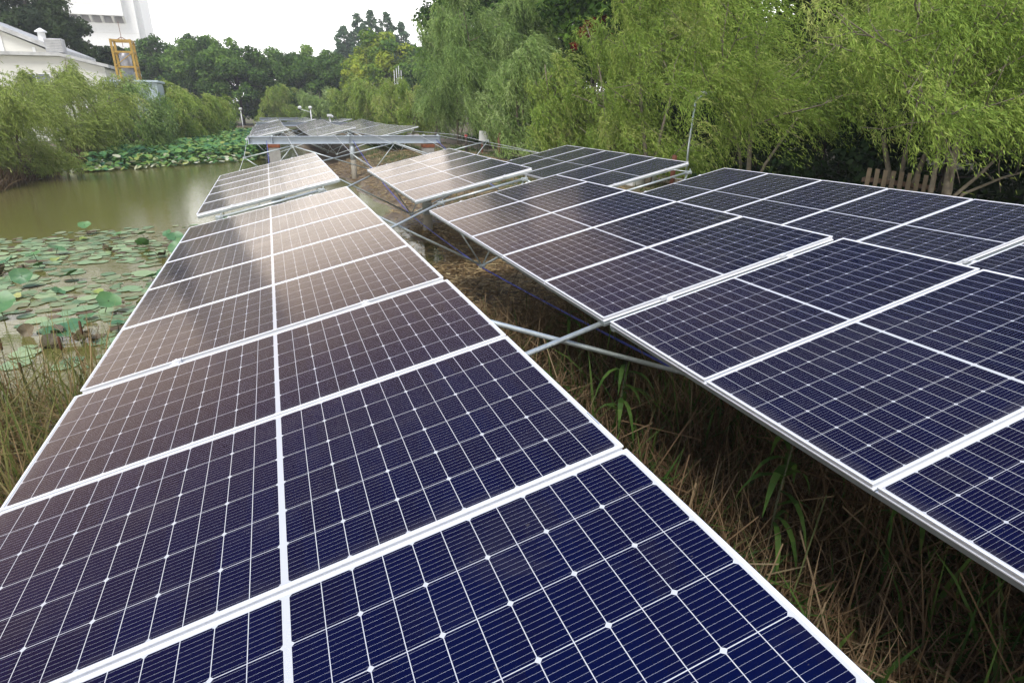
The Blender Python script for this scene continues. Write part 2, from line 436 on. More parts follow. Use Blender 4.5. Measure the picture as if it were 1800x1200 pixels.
# ------------------------------------------------------------------ ground, pond, path
def sstep(x, a, b):
    t = np.clip((x - a) / (b - a), 0, 1); return t * t * (3 - 2 * t)
XR = ([-40, 6, 9, 12, 25, 28, 36, 60, 80, 92], [1.6, 1.8, 2.5, 3.1, 3.25, 3.0, 2.6, 2.2, 1.2, -2])
XL = ([-40, 20, 26, 32, 39, 45, 55, 65, 75, 84, 92], [-14, -13, -12, -10.6, -10.6, -9.6, -9.0, -8.2, -6.5, -3.5, 0])
def height(x, y):
    x = np.asarray(x, float); y = np.asarray(y, float)
    wob = 0.35 * np.sin(x * 1.7 + y * 0.9) + 0.25 * np.sin(y * 1.9 - x * 0.6)
    d1 = x - np.interp(y, *XR) + 0.5 * wob
    d3 = np.interp(y, *XL) - x + wob
    d4 = y - 90 + wob
    d2 = 6.9 - y + 0.12 * (x + 2) + 0.9 * wob - 0.06 * np.maximum(-3.0 - x, 0) ** 2
    far = sstep(y, 24, 28)
    h1 = (0.06 + 0.64 * sstep(d1, 1.0, 6.5)) * (1 - far) + (0.05 + 0.68 * sstep(d1, 0, 2.2)) * far
    h = np.where(d1 > 0, np.minimum(h1, 0.10 * d1 / 0.5 + 0.02), -1.0)
    h = np.maximum(h, np.where(d3 > 0, 0.02 + 0.6 * sstep(d3, 0, 3.0), -1.0))
    h = np.maximum(h, np.where(d4 > 0, 0.02 + 0.6 * sstep(d4, 0, 3.0), -1.0))
    h = np.maximum(h, np.where(d2 > 0, np.minimum(0.02 + 0.06 * d2, 0.10), -1.0))
    dm = np.maximum(np.maximum(d1, d2), np.maximum(d3, d4))
    bed = np.maximum(-0.7, 0.02 + 0.35 * dm)
    h = np.where(dm > 0, h, bed)
    bump = 0.025 * np.sin(3.1 * x + 1.3 * y) * np.sin(2.3 * y - 1.1 * x)
    flat = sstep(x, 10.8, 11.6)
    return h + bump * (1 - flat)

def terrain():
    xs = np.unique(np.concatenate([np.linspace(-300, -60, 8), np.linspace(-60, -15, 24), np.arange(-15, 15.01, 0.22), np.linspace(15, 60, 24), np.linspace(60, 300, 8)]))
    ys = np.unique(np.concatenate([np.linspace(-120, -20, 8), np.linspace(-20, -4, 16), np.arange(-4, 45.01, 0.25), np.arange(45, 100, 0.6), np.linspace(100, 180, 16), np.linspace(180, 700, 12)]))
    X, Y = np.meshgrid(xs, ys)
    Z = height(X, Y)
    nx, ny = len(xs), len(ys)
    V = np.stack([X, Y, Z], -1).reshape(-1, 3)
    i = np.arange(ny - 1)[:, None] * nx + np.arange(nx - 1)[None]
    F = np.stack([i, i + 1, i + nx + 1, i + nx], -1).reshape(-1, 4)
    me = bpy.data.meshes.new("ground")
    me.vertices.add(len(V)); me.vertices.foreach_set("co", V.reshape(-1).astype(np.float32))
    me.loops.add(F.size); me.loops.foreach_set("vertex_index", F.reshape(-1).astype(np.int32))
    me.polygons.add(len(F)); me.polygons.foreach_set("loop_start", np.arange(0, F.size, 4, dtype=np.int32))
    me.update(calc_edges=True)
    me.polygons.foreach_set("use_smooth", [True] * len(F))
    me.materials.append(M['mud'])
    o = bpy.data.objects.new("ground", me); COL.objects.link(o)
    tag(o, kind="structure")
terrain()
w = MB(); w.add([(-16, -30, 0), (6, -30, 0), (6, 96, 0), (-16, 96, 0)], [(0, 1, 2, 3)])
tag(w.build("water", M['water']), kind="structure")
p = MB()
yy = np.linspace(14.5, 80, 60)
pv, pf = [], []
for i, y in enumerate(yy):
    xo = 0.35 * math.sin(y * 0.13)
    pv += [(11.7 + xo, y, float(height(12.0 + xo, y)) + 0.012), (13.1 + xo, y, float(height(13.1 + xo, y)) + 0.012)]
    if i: pf.append((2 * i - 2, 2 * i - 1, 2 * i + 1, 2 * i))
p.add(pv, pf)
tag(p.build("path", M['path']), kind="structure")

# ------------------------------------------------------------------ solar rows
W, S, PITCH, BLK = 2.278, 1.134, 1.154, 5.75
ROWX = [-1.24, 2.235, 5.71]
TILT = math.asin(0.211)
def sag(Y, mid): return 0.00095 * (Y - mid) ** 2

def panel_meshes():
    fr = MB()
    h, lip = 0.035, 0.011
    def bar(a, b):                       # side wall of the profile, lip on top, inner flange below, a groove between
        (x0, y0), (x1, y1) = a, b
        g = 0.004
        fr.box((x0, y0, -0.008), (x1, y1, 0)); fr.box((x0, y0, -h), (x1, y1, -0.027))
        fr.box((max(x0, g) if x0 < 1 else x0, max(y0, g) if y0 < 0.5 else y0, -0.0271), (min(x1, W - g) if x1 > 1 else x1, min(y1, S - g) if y1 > 0.5 else y1, -0.0079))
    bar((0, 0), (W, lip)); bar((0, S - lip), (W, S))
    bar((0, lip), (lip, S - lip)); bar((W - lip, lip), (W, S - lip))
    for (a, b) in (((0.0, -0.006), (W, 0.0)), ((0.0, S), (W, S + 0.006))): fr.box((a[0], a[1], -h), (b[0], b[1], -h + 0.006))
    fo = fr.build("frame", M['frame'], bevel=0.0012)
    me = bpy.data.meshes.new("cell_glass")
    z = -0.003
    me.from_pydata([(lip, lip, z), (W - lip, lip, z), (W - lip, S - lip, z), (lip, S - lip, z)], [], [(0, 1, 2, 3)])
    uv = me.uv_layers.new(name="UVMap")
    for lp in me.loops:
        c = me.vertices[lp.vertex_index].co
        uv.data[lp.index].uv = (c.x, c.y)
    me.materials.append(M['cells'])
    go = bpy.data.objects.new("cell_glass", me); COL.objects.link(go)
    bs = MB(); bs.box((0.3, 0.3, -0.03), (W - 0.3, S - 0.3, -0.0075))   # laminate back seen from below
    bs = MB(); bs.add([(lip, lip, -0.008), (lip, S - lip, -0.008), (W - lip, S - lip, -0.008), (W - lip, lip, -0.008)], [(0, 1, 2, 3)])
    bs.box((W / 2 - 0.06, S - 0.14, -0.03), (W / 2 + 0.06, S - 0.05, -0.0082))
    bo = bs.build("back_sheet", M['white'])
    return fo, go, bo
FO, GO, BO = panel_meshes()
FIRST = [True]
ROWNAME = ["pond-side row", "middle row", "willow-side row"]
ORD = ["first", "second", "third", "fourth", "fifth", "sixth", "seventh", "eighth", "ninth", "tenth",
       "eleventh", "twelfth", "thirteenth", "fourteenth", "fifteenth", "sixteenth", "seventeenth", "eighteenth", "nineteenth", "twentieth"]

def place_panel(x, y, z, slope, label, group):
    root = empty("solar_module", (x, y, z), label, "solar panel", group)
    root.rotation_euler = Matrix.Rotation(0, 3, 'Z').to_euler()
    root.rotation_mode = 'XYZ'
    m = Matrix.Rotation(-TILT, 4, 'Y') @ Matrix.Rotation(slope, 4, 'X')
    root.rotation_euler = m.to_euler()
    for src in (FO, GO, BO):
        if FIRST[0]: c = src
        else:
            c = src.copy(); COL.objects.link(c)
        c.parent = root
    FIRST[0] = False
    return root

def rack(x, y0, z, slope, n, label, group):
    """aluminium rails under one block of panels"""
    root = empty("mounting_rack", (x, y0, z), label, "mounting rack", group)
    root.rotation_euler = (Matrix.Rotation(-TILT, 4, 'Y') @ Matrix.Rotation(slope, 4, 'X')).to_euler()
    L = n * PITCH - 0.02
    for xx in (0.004, W - 0.044):
        b = MB(); b.box((xx, 0.042, -0.064), (xx + 0.04, L - 0.042, -0.0365)); b.build("edge_rail", M['rail'], root)
    for yy_ in (0.0, L - 0.04):
        b = MB(); b.box((0.0, yy_, -0.076), (W, yy_ + 0.04, -0.0365)); b.box((0.0, yy_ - 0.010 if yy_ == 0 else yy_ + 0.0402, -0.060), (W, yy_ - 0.0002 if yy_ == 0 else yy_ + 0.050, -0.050))
        b.build("end_channel", M['rail'], root)
        for xx in (0.52, 1.70):
            g = MB(); y0_ = -0.022 if yy_ == 0 else yy_ + 0.041
            g.box((xx, y0_, -0.03), (xx + 0.05, y0_ + 0.020, 0.004)); g.box((xx, y0_ + (0.0205 if yy_ == 0 else -0.012), 0.0005), (xx + 0.05, y0_ + (0.03 if yy_ == 0 else -0.0005), 0.004))
            g.tube([(xx + 0.025, y0_ + 0.01, 0.004), (xx + 0.025, y0_ + 0.01, 0.012)], 0.007, 6); g.build("end_clamp", M['frame'], root)
    return root

LOOK = {0: "dark blue panel with dusty streaks", 1: "dark grey-brown panel", 2: "pale sky-reflecting panel"}
Z0 = [[1.456, 1.446, 1.449], [1.492, 1.487, 1.494], [1.50, 1.495, 1.50]]
SL = [[0.0, -0.004, 0.009], [0.0, -0.002, 0.006], [0.0, -0.003, 0.007]]
YB = [[-1.92, 3.934, 10.75], [-1.938, 3.918, 10.768], [-1.94, 3.91, 10.78]]
BLOCK = ["block nearest the brown reeds", "block between the two tube trusses", "last block before the steel beam"]
RTXT = ["over the pond", "of the middle row", "beside the willows"]
for r in range(3):
    for b_ in range(3):
        x, y, z, s = ROWX[r], YB[r][b_], Z0[r][b_], SL[r][b_]
        n0 = -1 if b_ == 0 else 0
        for k in range(n0, 5):
            if b_ == 0: look = "dark navy panel" if k < 3 else "purple-brown panel"
            elif b_ == 1: look = "grey-brown panel" if r == 0 else ("half bright half dark panel" if r == 1 else "dark green-black panel")
            else: look = "silvery bright panel" if r < 2 else "dark green-black panel"
            pos = ["first", "second", "third", "fourth", "fifth"][4 - k] if k >= 0 else "sixth"
            ref = ["before the gap level with the cattails", "before the wide tube gap", "from the end facing the beam"][b_]
            pl = place_panel(x, y + k * PITCH, z + math.sin(s) * k * PITCH, s,
                             "%s of the %s, %s %s" % (look, ["pond row", "middle row", "willow row"][r], pos, ref),
                             "solar panels on the three suspended rows")
            if r == 0 and b_ == 0 and k == 3:
                st = MB(); st.box((W - 0.008, 0.16, 0.0002), (W - 0.003, 0.26, 0.0006)); st.build("serial_sticker", M['rail'], pl)
        rack(x, y, z, s, 5, "grey aluminium rails under the %s, in the %s" % (BLOCK[b_], ROWNAME[r]), "aluminium rails under the panel blocks")

# second and third bays, past the steel beams
BEAMY = [(29.3, 27.4), (61.0, 59.2), (93.0, 91.0)]
for bay, (ys, nblk, mid) in enumerate((((36.0, 4), (0, 0), 47.5)[0:0] or ((36.0), 4, 46.5), ((66.5), 3, 76.0))):
    for r in range(3):
        cnt = 0
        for q in range(nblk):
            ya = ys + q * 5.86; yb = ya + BLK
            za, zb = 1.41 + sag(ya, mid) * 1.15 + (0.05 if r else 0), 1.41 + sag(yb, mid) * 1.15 + (0.05 if r else 0)
            s = math.atan2(zb - za, BLK)
            for k in range(5):
                place_panel(ROWX[r], ya + k * PITCH, za + math.sin(s) * k * PITCH, s,
                            "small far panel past the %s steel beam, %s along the %s" % (["front", "second"][bay], ORD[cnt], ROWNAME[r]),
                            "solar panels past the steel beams")
                cnt += 1
            rack(ROWX[r], ya, za, s, 5, "far grey rails past the %s steel beam, %s set along the %s" % (["front", "second"][bay], ORD[q], ROWNAME[r]), "aluminium rails under the panel blocks")

# ------------------------------------------------------------------ trusses, cables, beams, columns
BN = {-2.3: 1.3, 4.0: 0.76, 10.3: 0.33, 16.45: 0.33, 22.7: 0.93, 36.0: 0.66, 42.0: 0.4, 48.0: 0.4, 54.0: 0.7}
def low_z(Y): return 1.47 + (0.03 if Y > 17 else 0)
def nodes(r, Y):
    x0 = ROWX[r]; ez = 0.045 if r else 0.0
    z = low_z(Y) + ez
    return Vector((x0 + 0.36, Y, z - 0.02)), Vector((x0 + 1.90, Y, z + 0.32)), Vector((x0 + 1.08, Y, BN[Y]))
def truss(Y, label, rows=3):
    root = empty("support_truss", (0, Y, 0), label, "truss", "tube trusses hanging across the rows")
    def tb(name, a, b, rad):
        m = MB(); m.tube([a - Vector((0, Y, 0)), b - Vector((0, Y, 0))], rad, 10); m.build(name, M['galv'], root, True)
    nd = [nodes(r, Y) for r in range(3)]
    for r in range(3):
        A, B, N = nd[r]
        tb("top_chord", A, B, 0.021)
        tb("brace", A, N, 0.014); tb("brace", B, N, 0.014)
        if r < 2:
            A2, B2, N2 = nd[r + 1]
            tb("cross_tube", N, A2, 0.021)
            tb("cross_tube", B + Vector((0, 0.045, 0)), N2 + Vector((0, 0.045, 0)), 0.020)
        for P in (A, B, N):
            g = MB(); q = P - Vector((0, Y, 0))
            g.box((q.x - 0.055, -0.030, q.z - 0.035), (q.x + 0.055, 0.030, q.z + 0.022))
            g.tube([(q.x, -0.07, q.z), (q.x, 0.07, q.z)], 0.02, 8)
            g.tube([(q.x + 0.03, 0, q.z + 0.02), (q.x + 0.03, 0, q.z + 0.06)], 0.012, 6)
            g.build("clamp", M['galv'], root, bevel=0.004)
truss(-2.3, "grey tube truss under the big foreground panels")
truss(4.0, "thick grey tube truss below the cattail-end gap")
truss(10.3, "grey tube truss in the open gap with the pipe columns")
truss(16.45, "grey tube truss at the far ends of the silvery panels")
truss(22.7, "bare zigzag tube truss with no panels, in front of the beam")
for i, Y in enumerate((36.0, 42.0, 48.0, 54.0)):
    truss(Y, "thin far tube truss, %s one past the front steel beam" % ORD[i])

ROWW = ["pond row", "middle row", "willow row"]
def cable(name, pts, rad, mat, label, group=None):
    m = MB(); m.tube(pts, rad, 8); o = m.build(name, mat, None, True)
    tag(o, label, "cable", group)
for r in range(3):
    xc = ROWX[r] + 1.08
    yb_ = 29.3 - (xc + 0.9) * 0.24
    pts = [(xc, -9.0, 1.6)] + [(xc, Y, BN[Y] - 0.035) for Y in (-2.3, 4.0, 10.3, 16.45, 22.7)] + [(xc, yb_ - 0.12, 1.72)]
    # a hanging rope between the nodes
    full = []
    for i in range(len(pts) - 1):
        a, b_ = Vector(pts[i]), Vector(pts[i + 1])
        for k in range(5): full.append(a.lerp(b_, k / 5) - Vector((0, 0, 0.02 * math.sin(PI * k / 5))))
    full.append(pts[-1])
    cable("suspension_cable", full, 0.013, M['blue'], "blue sleeved cable sagging from the steel beam under the %s" % ROWW[r], "blue suspension cables")
    for q, dx in enumerate((0.36, 1.90)):
        x = ROWX[r] + dx; dz = 0.30 * q
        yb2 = 29.3 - (x + 0.9) * 0.24
        pp = [(x, -9, 1.36 + dz), (x, 4, 1.35 + dz), (x, 10.3, 1.37 + dz), (x, 16.5, 1.42 + dz), (x, 22.7, 1.53 + dz), (x, yb2 - 0.05, 1.93)]
        cable("top_cable", pp, 0.008, M['cable'], "thin pale cable along the %s edge of the %s, tied to the beam" % (["low", "high"][q], ROWW[r]), "pale top cables")
        pp = [(x, yb2 + 0.08, 1.93), (x, 36, 1.50 + dz), (x, 47, 1.36 + dz), (x, 58, 1.48 + dz)]
        cable("top_cable", pp, 0.008, M['cable'], "far pale cable past the front beam along the %s edge of the %s" % (["low", "high"][q], ROWW[r]), "pale top cables")
cable("guy_wire", [(7.0, 27.45, 1.88), (7.2, 22, 1.79), (7.43, 17, 1.76), (7.61, 10.4, 1.84)], 0.006, M['cable'], "thin guy wire from the beam end past the willow trunks")

def ibeam(p0, p1, zt, hgt, label):
    a, b_ = Vector((*p0, zt)), Vector((*p1, zt - 0.05))
    d = b_ - a; L = d.length
    root = empty("steel_beam", a, label, "steel beam", "steel beams across the rows", math.atan2(d.y, d.x))
    w2, tf, tw = hgt * 0.5, 0.018, 0.012
    for nm, bx in (("top_flange", ((0, -w2, -tf), (L, w2, 0))), ("bottom_flange", ((0, -w2, -hgt), (L, w2, -hgt + tf))), ("web", ((0, -tw, -hgt + tf + .0005), (L, tw, -tf - .0005)))):
        m = MB(); m.box(*bx); m.build(nm, M['beam'], root, bevel=0.003)
    for xx in (0.06, L - 0.08, L * 0.124, L * 0.515, L * 0.91):
        m = MB(); m.box((xx, -w2 + 0.01, -hgt + tf), (xx + 0.014, -tw - 0.001, -tf)); m.build("stiffener", M['beam'], root)
    for xx in (L * 0.03, L * 0.124, L * 0.515, L * 0.72, L * 0.91, L * 0.985):
        m = MB(); m.box((xx - 0.05, -0.04, 0.0), (xx + 0.05, 0.04, 0.035)); m.tube([(xx, 0, 0.03), (xx, 0, 0.07)], 0.018, 8)
        m.build("cable_saddle", M['galv'], root)
    return root
ibeam((-0.9, 29.3), (7.0, 27.4), 1.895, 0.31, "long grey steel beam across all three rows before the far panels")
ibeam((-1.0, 61.0), (8.0, 59.2), 1.86, 0.33, "second grey steel beam farther along, partly hidden by pale panels")
ibeam((-1.0, 93.0), (8.0, 91.0), 1.86, 0.36, "third steel beam, the last one, below the far willows")

def pile(x, y, ztop, label):
    zb = float(height(x, y)) - 0.5
    root = empty("concrete_pile", (x, y, 0), label, "pile", "concrete piles under the beams")
    s2 = 0.23
    m = MB(); m.box((-s2, -s2, zb), (s2, s2, ztop - 0.14)); m.build("shaft", M['conc'], root, bevel=0.015)
    m = MB(); m.box((-s2 - .02, -s2 - .02, ztop - 0.139), (s2 + .02, s2 + .02, ztop)); m.build("cap_plate", M['rust'], root, bevel=0.01)
pile(0.10, 29.05, 1.583, "square concrete pile with rusty cap at the pond end of the beam")
pile(6.45, 27.53, 1.54, "square concrete pile with rusty cap at the willow end of the beam")
pile(0.2, 60.75, 1.528, "concrete pile at the pond end of the second beam")
pile(6.9, 59.4, 1.49, "concrete pile at the willow end of the second beam")
def column(x, y, ztop, zs, r, label):
    zb = float(height(x, y)) - 0.4
    root = empty("pipe_column", (x, y, 0), label, "column", "steel pipe columns")
    m = MB(); m.tube([(0, 0, zs), (0, 0, ztop)], r, 18); m.build("pipe", M['pipe'], root, True)
    m = MB(); m.tube([(0, 0, zb), (0, 0, zs - 0.001)], r * 1.03, 18); m.build("stained_foot", M['stain'], root, True)
column(3.42, 15.0, 1.38, 0.55, 0.115, "grey pipe column with stained foot standing in the straw mud")
column(-0.05, 15.0, 1.33, 0.35, 0.115, "grey pipe column standing in the pond under the silvery panels")
column(6.9, 15.0, 1.38, 0.8, 0.115, "grey pipe column behind the dark willow-side panels")
column(3.28, 28.32, 1.55, 0.9, 0.115, "dark pipe column under the middle of the beam, foot in mud")

# ------------------------------------------------------------------ trees
def add_tube_np(mb, pts, r0, r1, n=7):
    k = len(pts); mb.tube([tuple(p) for p in pts], [r0 + (r1 - r0) * i / (k - 1) for i in range(k)], n)

def bend(p0, d, L, k, rng, up=0.25, jit=0.12):
    pts = [np.array(p0, float)]; d = np.array(d, float)
    for i in range(k):
        d = d + rng.normal(0, jit, 3) + np.array([0, 0, up / k]); d /= np.linalg.norm(d)
        pts.append(pts[-1] + d * L / k)
    return np.array(pts)

def willow(loc, H, R, nstr, nleaf, seed, label, mat='willow', leaf=(0.13, 0.024), wind=(0.55, -0.25, 0), strand=(0.7, 1.7), lean=(0, 0), stems=None, trunk_r=0.085, low=0.12, tint0=0.5, zmin=0.0):
    rng = np.random.default_rng(seed)
    z0 = float(height(loc[0], loc[1]))
    root = empty("willow_tree", (loc[0], loc[1], z0), label, "willow tree", "willows around the pond")
    tr = MB(); anchors = []
    if stems is None:
        stems = []
        for i in range(rng.integers(2, 4)):
            a = rng.uniform(0, 2 * PI)
            stems.append((bend((0, 0, -0.1), (0.25 * math.cos(a) + lean[0], 0.25 * math.sin(a) + lean[1], 1.0), H * rng.uniform(0.75, 0.92), 7, rng, 0.2, 0.07), trunk_r * rng.uniform(0.6, 1.0)))
    else:
        stems = [(np.array(s) - np.array([loc[0], loc[1], z0]), rr) for s, rr in stems]
    for st, rr in stems:
        add_tube_np(tr, st, rr, rr * 0.22, 8)
        for i in range(9):
            f = rng.uniform(low, 0.97); j = f * (len(st) - 1); a = int(j); b_ = min(a + 1, len(st) - 1)
            p0 = st[a] * (1 - (j - a)) + st[b_] * (j - a)
            th = rng.uniform(0, 2 * PI)
            prof = (0.55 + 0.45 * math.sin(PI * min(1, f * 0.95 + 0.12)))
            L = R * rng.uniform(0.55, 1.0) * prof
            lb = bend(p0, (math.cos(th), math.sin(th), rng.uniform(0.15, 0.8)), L, 5, rng, 0.25, 0.14)
            add_tube_np(tr, lb, rr * 0.38, 0.008, 5)
            anchors.append(lb[1:])
            for q in range(3):
                jj = rng.integers(1, 5)
                tw = bend(lb[jj], rng.normal(0, 0.7, 3) + np.array([0, 0, 0.35]), L * 0.45, 3, rng, 0.2, 0.2)
                add_tube_np(tr, tw, 0.010, 0.004, 4)
                anchors.append(tw)
        anchors.append(st[len(st) // 2:])
    tr.build("trunk", M['bark'] , root, True)
    A = np.concatenate(anchors)
    A = A[(A[:, 2] > 0.5)]
    ncl = max(1, nstr // 10)                                          # strands hang in sprays
    cl = rng.integers(0, ncl, nstr)
    C0 = A[rng.integers(0, len(A), ncl)]
    P0 = C0[cl] + rng.normal(0, 0.17, (nstr, 3))
    cen = np.array([lean[0] * H * 0.4, lean[1] * H * 0.4, 0])
    out = unit(C0[cl] * [1, 1, 0.0] - cen + rng.normal(0, 0.5, (ncl, 3))[cl] * [1, 1, 0])
    D0 = unit(out * 0.8 + rng.normal(0, 0.22, (nstr, 3)) + rng.normal(0, 0.25, (ncl, 3))[cl] + np.array([0, 0, 0.5]))
    L = rng.uniform(strand[0], strand[1], nstr)
    s = np.linspace(0.05, 1, nleaf)[None, :, None]
    Lc = L[:, None, None]
    Gd = unit(np.array(wind) * 0.9 + np.array([0, 0, -0.85]) + rng.normal(0, 0.12, (nstr, 3)) + rng.normal(0, 0.24, (ncl, 3))[cl])[:, None]
    D1 = D0[:, None] * 0.75
    pos = P0[:, None] + Lc * (D1 * (s - 0.5 * s * s) + Gd * s * (0.35 + 0.5 * s))
    tan = unit(D1 * (1 - s) + Gd * (0.35 + s))
    n = nstr * nleaf
    pos = pos.reshape(n, 3) + rng.normal(0, 0.018, (n, 3)); tan = tan.reshape(n, 3)
    ax = unit(tan + rng.normal(0, 0.50, (n, 3)) * [1, 1, 0.7] + np.array([0, 0, -0.12]))
    sd = unit(np.cross(ax, rng.normal(0, 1, (n, 3))))
    ll = leaf[0] * rng.uniform(0.65, 1.25, (n, 1)); lw = leaf[1] * rng.uniform(0.7, 1.25, (n, 1))
    pos[:, 2] = np.maximum(pos[:, 2], 0.25 + 0.3 * rng.random(n))
    keep = pos[:, 2] > zmin * rng.normal(1, 0.12, n)
    pos, ax, sd, ll, lw = pos[keep], ax[keep], sd[keep], ll[keep], lw[keep]
    P = np.stack([pos, pos + ax * ll * 0.42 + sd * lw * 0.5, pos + ax * ll, pos + ax * ll * 0.42 - sd * lw * 0.5], 1)
    tint = np.repeat(np.clip(tint0 + rng.normal(0, 0.19, ncl)[cl] + rng.normal(0, 0.07, nstr), 0, 1), nleaf) + rng.normal(0, 0.15, n)
    quads_mesh("crown", P, tint[keep], M[mat], root)
    return root

def clump_tree(name, cat, group, loc, label, clumps, nleaf, size, mat, seed, trunkH=None, trunk_r=0.2, limb=True, z=None, squash=0.8, sprig=None, bark='darkbark'):
    """clumps: list of (x,y,z,r) about the base"""
    rng = np.random.default_rng(seed)
    z0 = float(height(loc[0], loc[1])) if z is None else z
    root = empty(name, (loc[0], loc[1], z0), label, cat, group)
    C = np.array(clumps, float)
    vol = C[:, 3] ** 2.2; vol /= vol.sum()
    ci = rng.choice(len(C), nleaf, p=vol)
    d = unit(rng.normal(0, 1, (nleaf, 3)) + np.array([0, 0, 0.25]))
    rad = C[ci, 3][:, None] * (rng.random((nleaf, 1)) ** 0.38) * rng.uniform(0.85, 1.12, (nleaf, 1))
    pos = C[ci, :3] + d * rad * [1, 1, squash]
    nrm = unit(d * 0.7 + rng.normal(0, 0.6, (nleaf, 3)) + np.array([0, 0, 0.3]))
    a = unit(np.cross(nrm, rng.normal(0, 1, (nleaf, 3)))); b_ = np.cross(nrm, a)
    sz = size * rng.uniform(0.6, 1.3, (nleaf, 1))
    P = np.stack([pos - a * sz * 0.6, pos - b_ * sz * 0.33 + a * sz * 0.05, pos + a * sz * 0.6, pos + b_ * sz * 0.33 + a * sz * 0.05], 1)
    ct = np.clip(rng.normal(0.45, 0.17, len(C)), 0, 1)
    tint = ct[ci] + rng.normal(0, 0.12, nleaf)
    quads_mesh("crown", P, tint, M[mat], root)
    if trunkH:
        m = MB()
        top = np.array([C[:, 0].mean() * 0.5, C[:, 1].mean() * 0.5, trunkH])
        st = np.array([[0, 0, -0.3], [top[0] * 0.2, top[1] * 0.2, trunkH * 0.4], top])
        add_tube_np(m, st, trunk_r, trunk_r * 0.4, 9)
        if limb:
            for i in rng.choice(len(C), min(10, len(C)), replace=False):
                f = rng.uniform(0.45, 0.95); p0 = st[0] * (1 - f) + st[2] * f
                mid = p0 * 0.45 + C[i, :3] * 0.55 + rng.normal(0, 0.15, 3) - np.array([0, 0, 0.3])
                add_tube_np(m, np.array([p0, mid, C[i, :3]]), trunk_r * 0.42, trunk_r * 0.1, 6)
        m.build("trunk", M[bark], root, True)
    return root

def dome(rng, R, H, zc, n, rc):
    out = []
    for i in range(n):
        d = rng.normal(0, 1, 3); d /= np.linalg.norm(d)
        if d[2] < -0.55: d[2] *= -0.5
        k = rng.uniform(0.55, 1.0)
        out.append((d[0] * R * k, d[1] * R * k, zc + d[2] * H * k, rc * rng.uniform(0.65, 1.25)))
    return out
def spire(rng, R, H, n, base=1.5):
    out = []
    for i in range(n):
        f = (i + 0.5) / n; a = rng.uniform(0, 2 * PI); rr = R * (1 - f) ** 0.52
        k = rng.uniform(0.0, 1.0) ** 0.6
        out.append((rr * k * math.cos(a), rr * k * math.sin(a), base + f * (H - base), max(0.5, R * 0.27 * (1 - 0.62 * f))))
    return out

# --- bank willows on the path side (X about 11) ---
W1 = (11.4, 7.7)
st1 = [([(11.4, 7.7, 0.6), (11.34, 7.7, 1.3), (11.28, 7.7, 1.92), (11.28, 7.7, 2.39), (11.16, 7.72, 3.5), (11.08, 7.75, 4.03), (11.25, 7.8, 5.2), (11.3, 7.9, 6.4)], 0.095),
       ([(11.28, 7.7, 2.36), (11.43, 7.68, 2.91), (11.6, 7.66, 3.28), (11.45, 7.7, 4.01), (11.65, 7.8, 4.9), (11.8, 7.9, 6.0)], 0.07),
       ([(11.38, 7.7, 1.0), (11.33, 7.66, 1.64), (11.18, 7.62, 2.01), (10.47, 7.5, 2.61), (9.75, 7.4, 3.16), (9.35, 7.4, 3.95), (9.2, 7.4, 4.8)], 0.045),
       ([(11.43, 7.7, 1.0), (11.5, 7.68, 1.51), (11.97, 7.6, 1.92), (12.45, 7.5, 2.46), (12.9, 7.5, 3.0), (13.5, 7.5, 4.2)], 0.042),
       ([(11.43, 7.7, 1.1), (11.6, 7.6, 1.55), (12.39, 7.5, 1.82), (13.3, 7.4, 2.0), (14.2, 7.3, 2.6)], 0.035),
       ([(11.02, 7.9, 0.6), (11.04, 7.8, 1.5), (11.0, 7.8, 2.3), (10.7, 7.8, 2.9), (10.6, 7.8, 3.6), (10.8, 7.8, 4.6)], 0.05)]
willow(W1, 6.5, 2.6, 3000, 30, 101, "many-stemmed willow with pale bare trunks beside the wooden pallet", stems=st1, low=0.42, zmin=1.55, leaf=(0.10, 0.0165), wind=(0.75, -0.35, 0), tint0=0.45)
st2 = [([(11.05, 12.5, 0.6), (11.02, 12.5, 1.5), (10.9, 12.5, 2.6), (10.8, 12.5, 4.03), (10.66, 12.5, 5.3), (10.6, 12.6, 7.2)], 0.07),
       ([(11.1, 12.6, 0.6), (11.5, 12.5, 1.7), (12.3, 12.4, 2.9), (12.9, 12.3, 4.2), (13.1, 12.3, 5.6)], 0.045),
       ([(11.0, 12.5, 0.6), (10.5, 12.3, 2.0), (9.7, 12.1, 3.1), (9.4, 12.0, 4.4), (9.5, 12.0, 6.0)], 0.04)]
willow((11.05, 12.5), 7.4, 2.9, 3000, 30, 102, "tall willow with one straight slender trunk behind the dark panels", stems=st2, zmin=0.95, leaf=(0.105, 0.0175), low=0.2, wind=(0.8, -0.35, 0), tint0=0.5)
willow((13.2, 10.0), 7.8, 2.6, 1900, 28, 103, "yellowish willow standing back between the pallet and the slender trunk", leaf=(0.115, 0.02), tint0=0.58, low=0.3, zmin=1.5)
willow((14.6, 6.4), 7.2, 2.6, 1700, 28, 104, "willow with drooping twigs at the picture's edge beyond the pallet", leaf=(0.115, 0.02), tint0=0.5, low=0.35, zmin=1.2)
willow((10.9, 16.8), 7.0, 2.5, 2300, 26, 105, "bushy bright willow around the leaning pole of the solar lamp", leaf=(0.125, 0.022), tint0=0.55, wind=(0.6, -0.2, 0))
willow((11.9, 20.5), 6.6, 2.4, 1200, 24, 106, "low willow hanging over the path behind the solar lamp pole", leaf=(0.16, 0.03), tint0=0.42, wind=(0.6, -0.2, 0))
willow((11.1, 23.8), 4.9, 2.0, 1300, 24, 107, "short feathery willow with a tufted top below the red leaves", leaf=(0.16, 0.03), tint0=0.55, wind=(0.65, -0.2, 0))
willow((11.2, 28.0), 5.2, 2.2, 1300, 24, 108, "short grey-green willow behind the guy wire", 'willowpale', leaf=(0.17, 0.034), tint0=0.5, wind=(0.65, -0.2, 0))
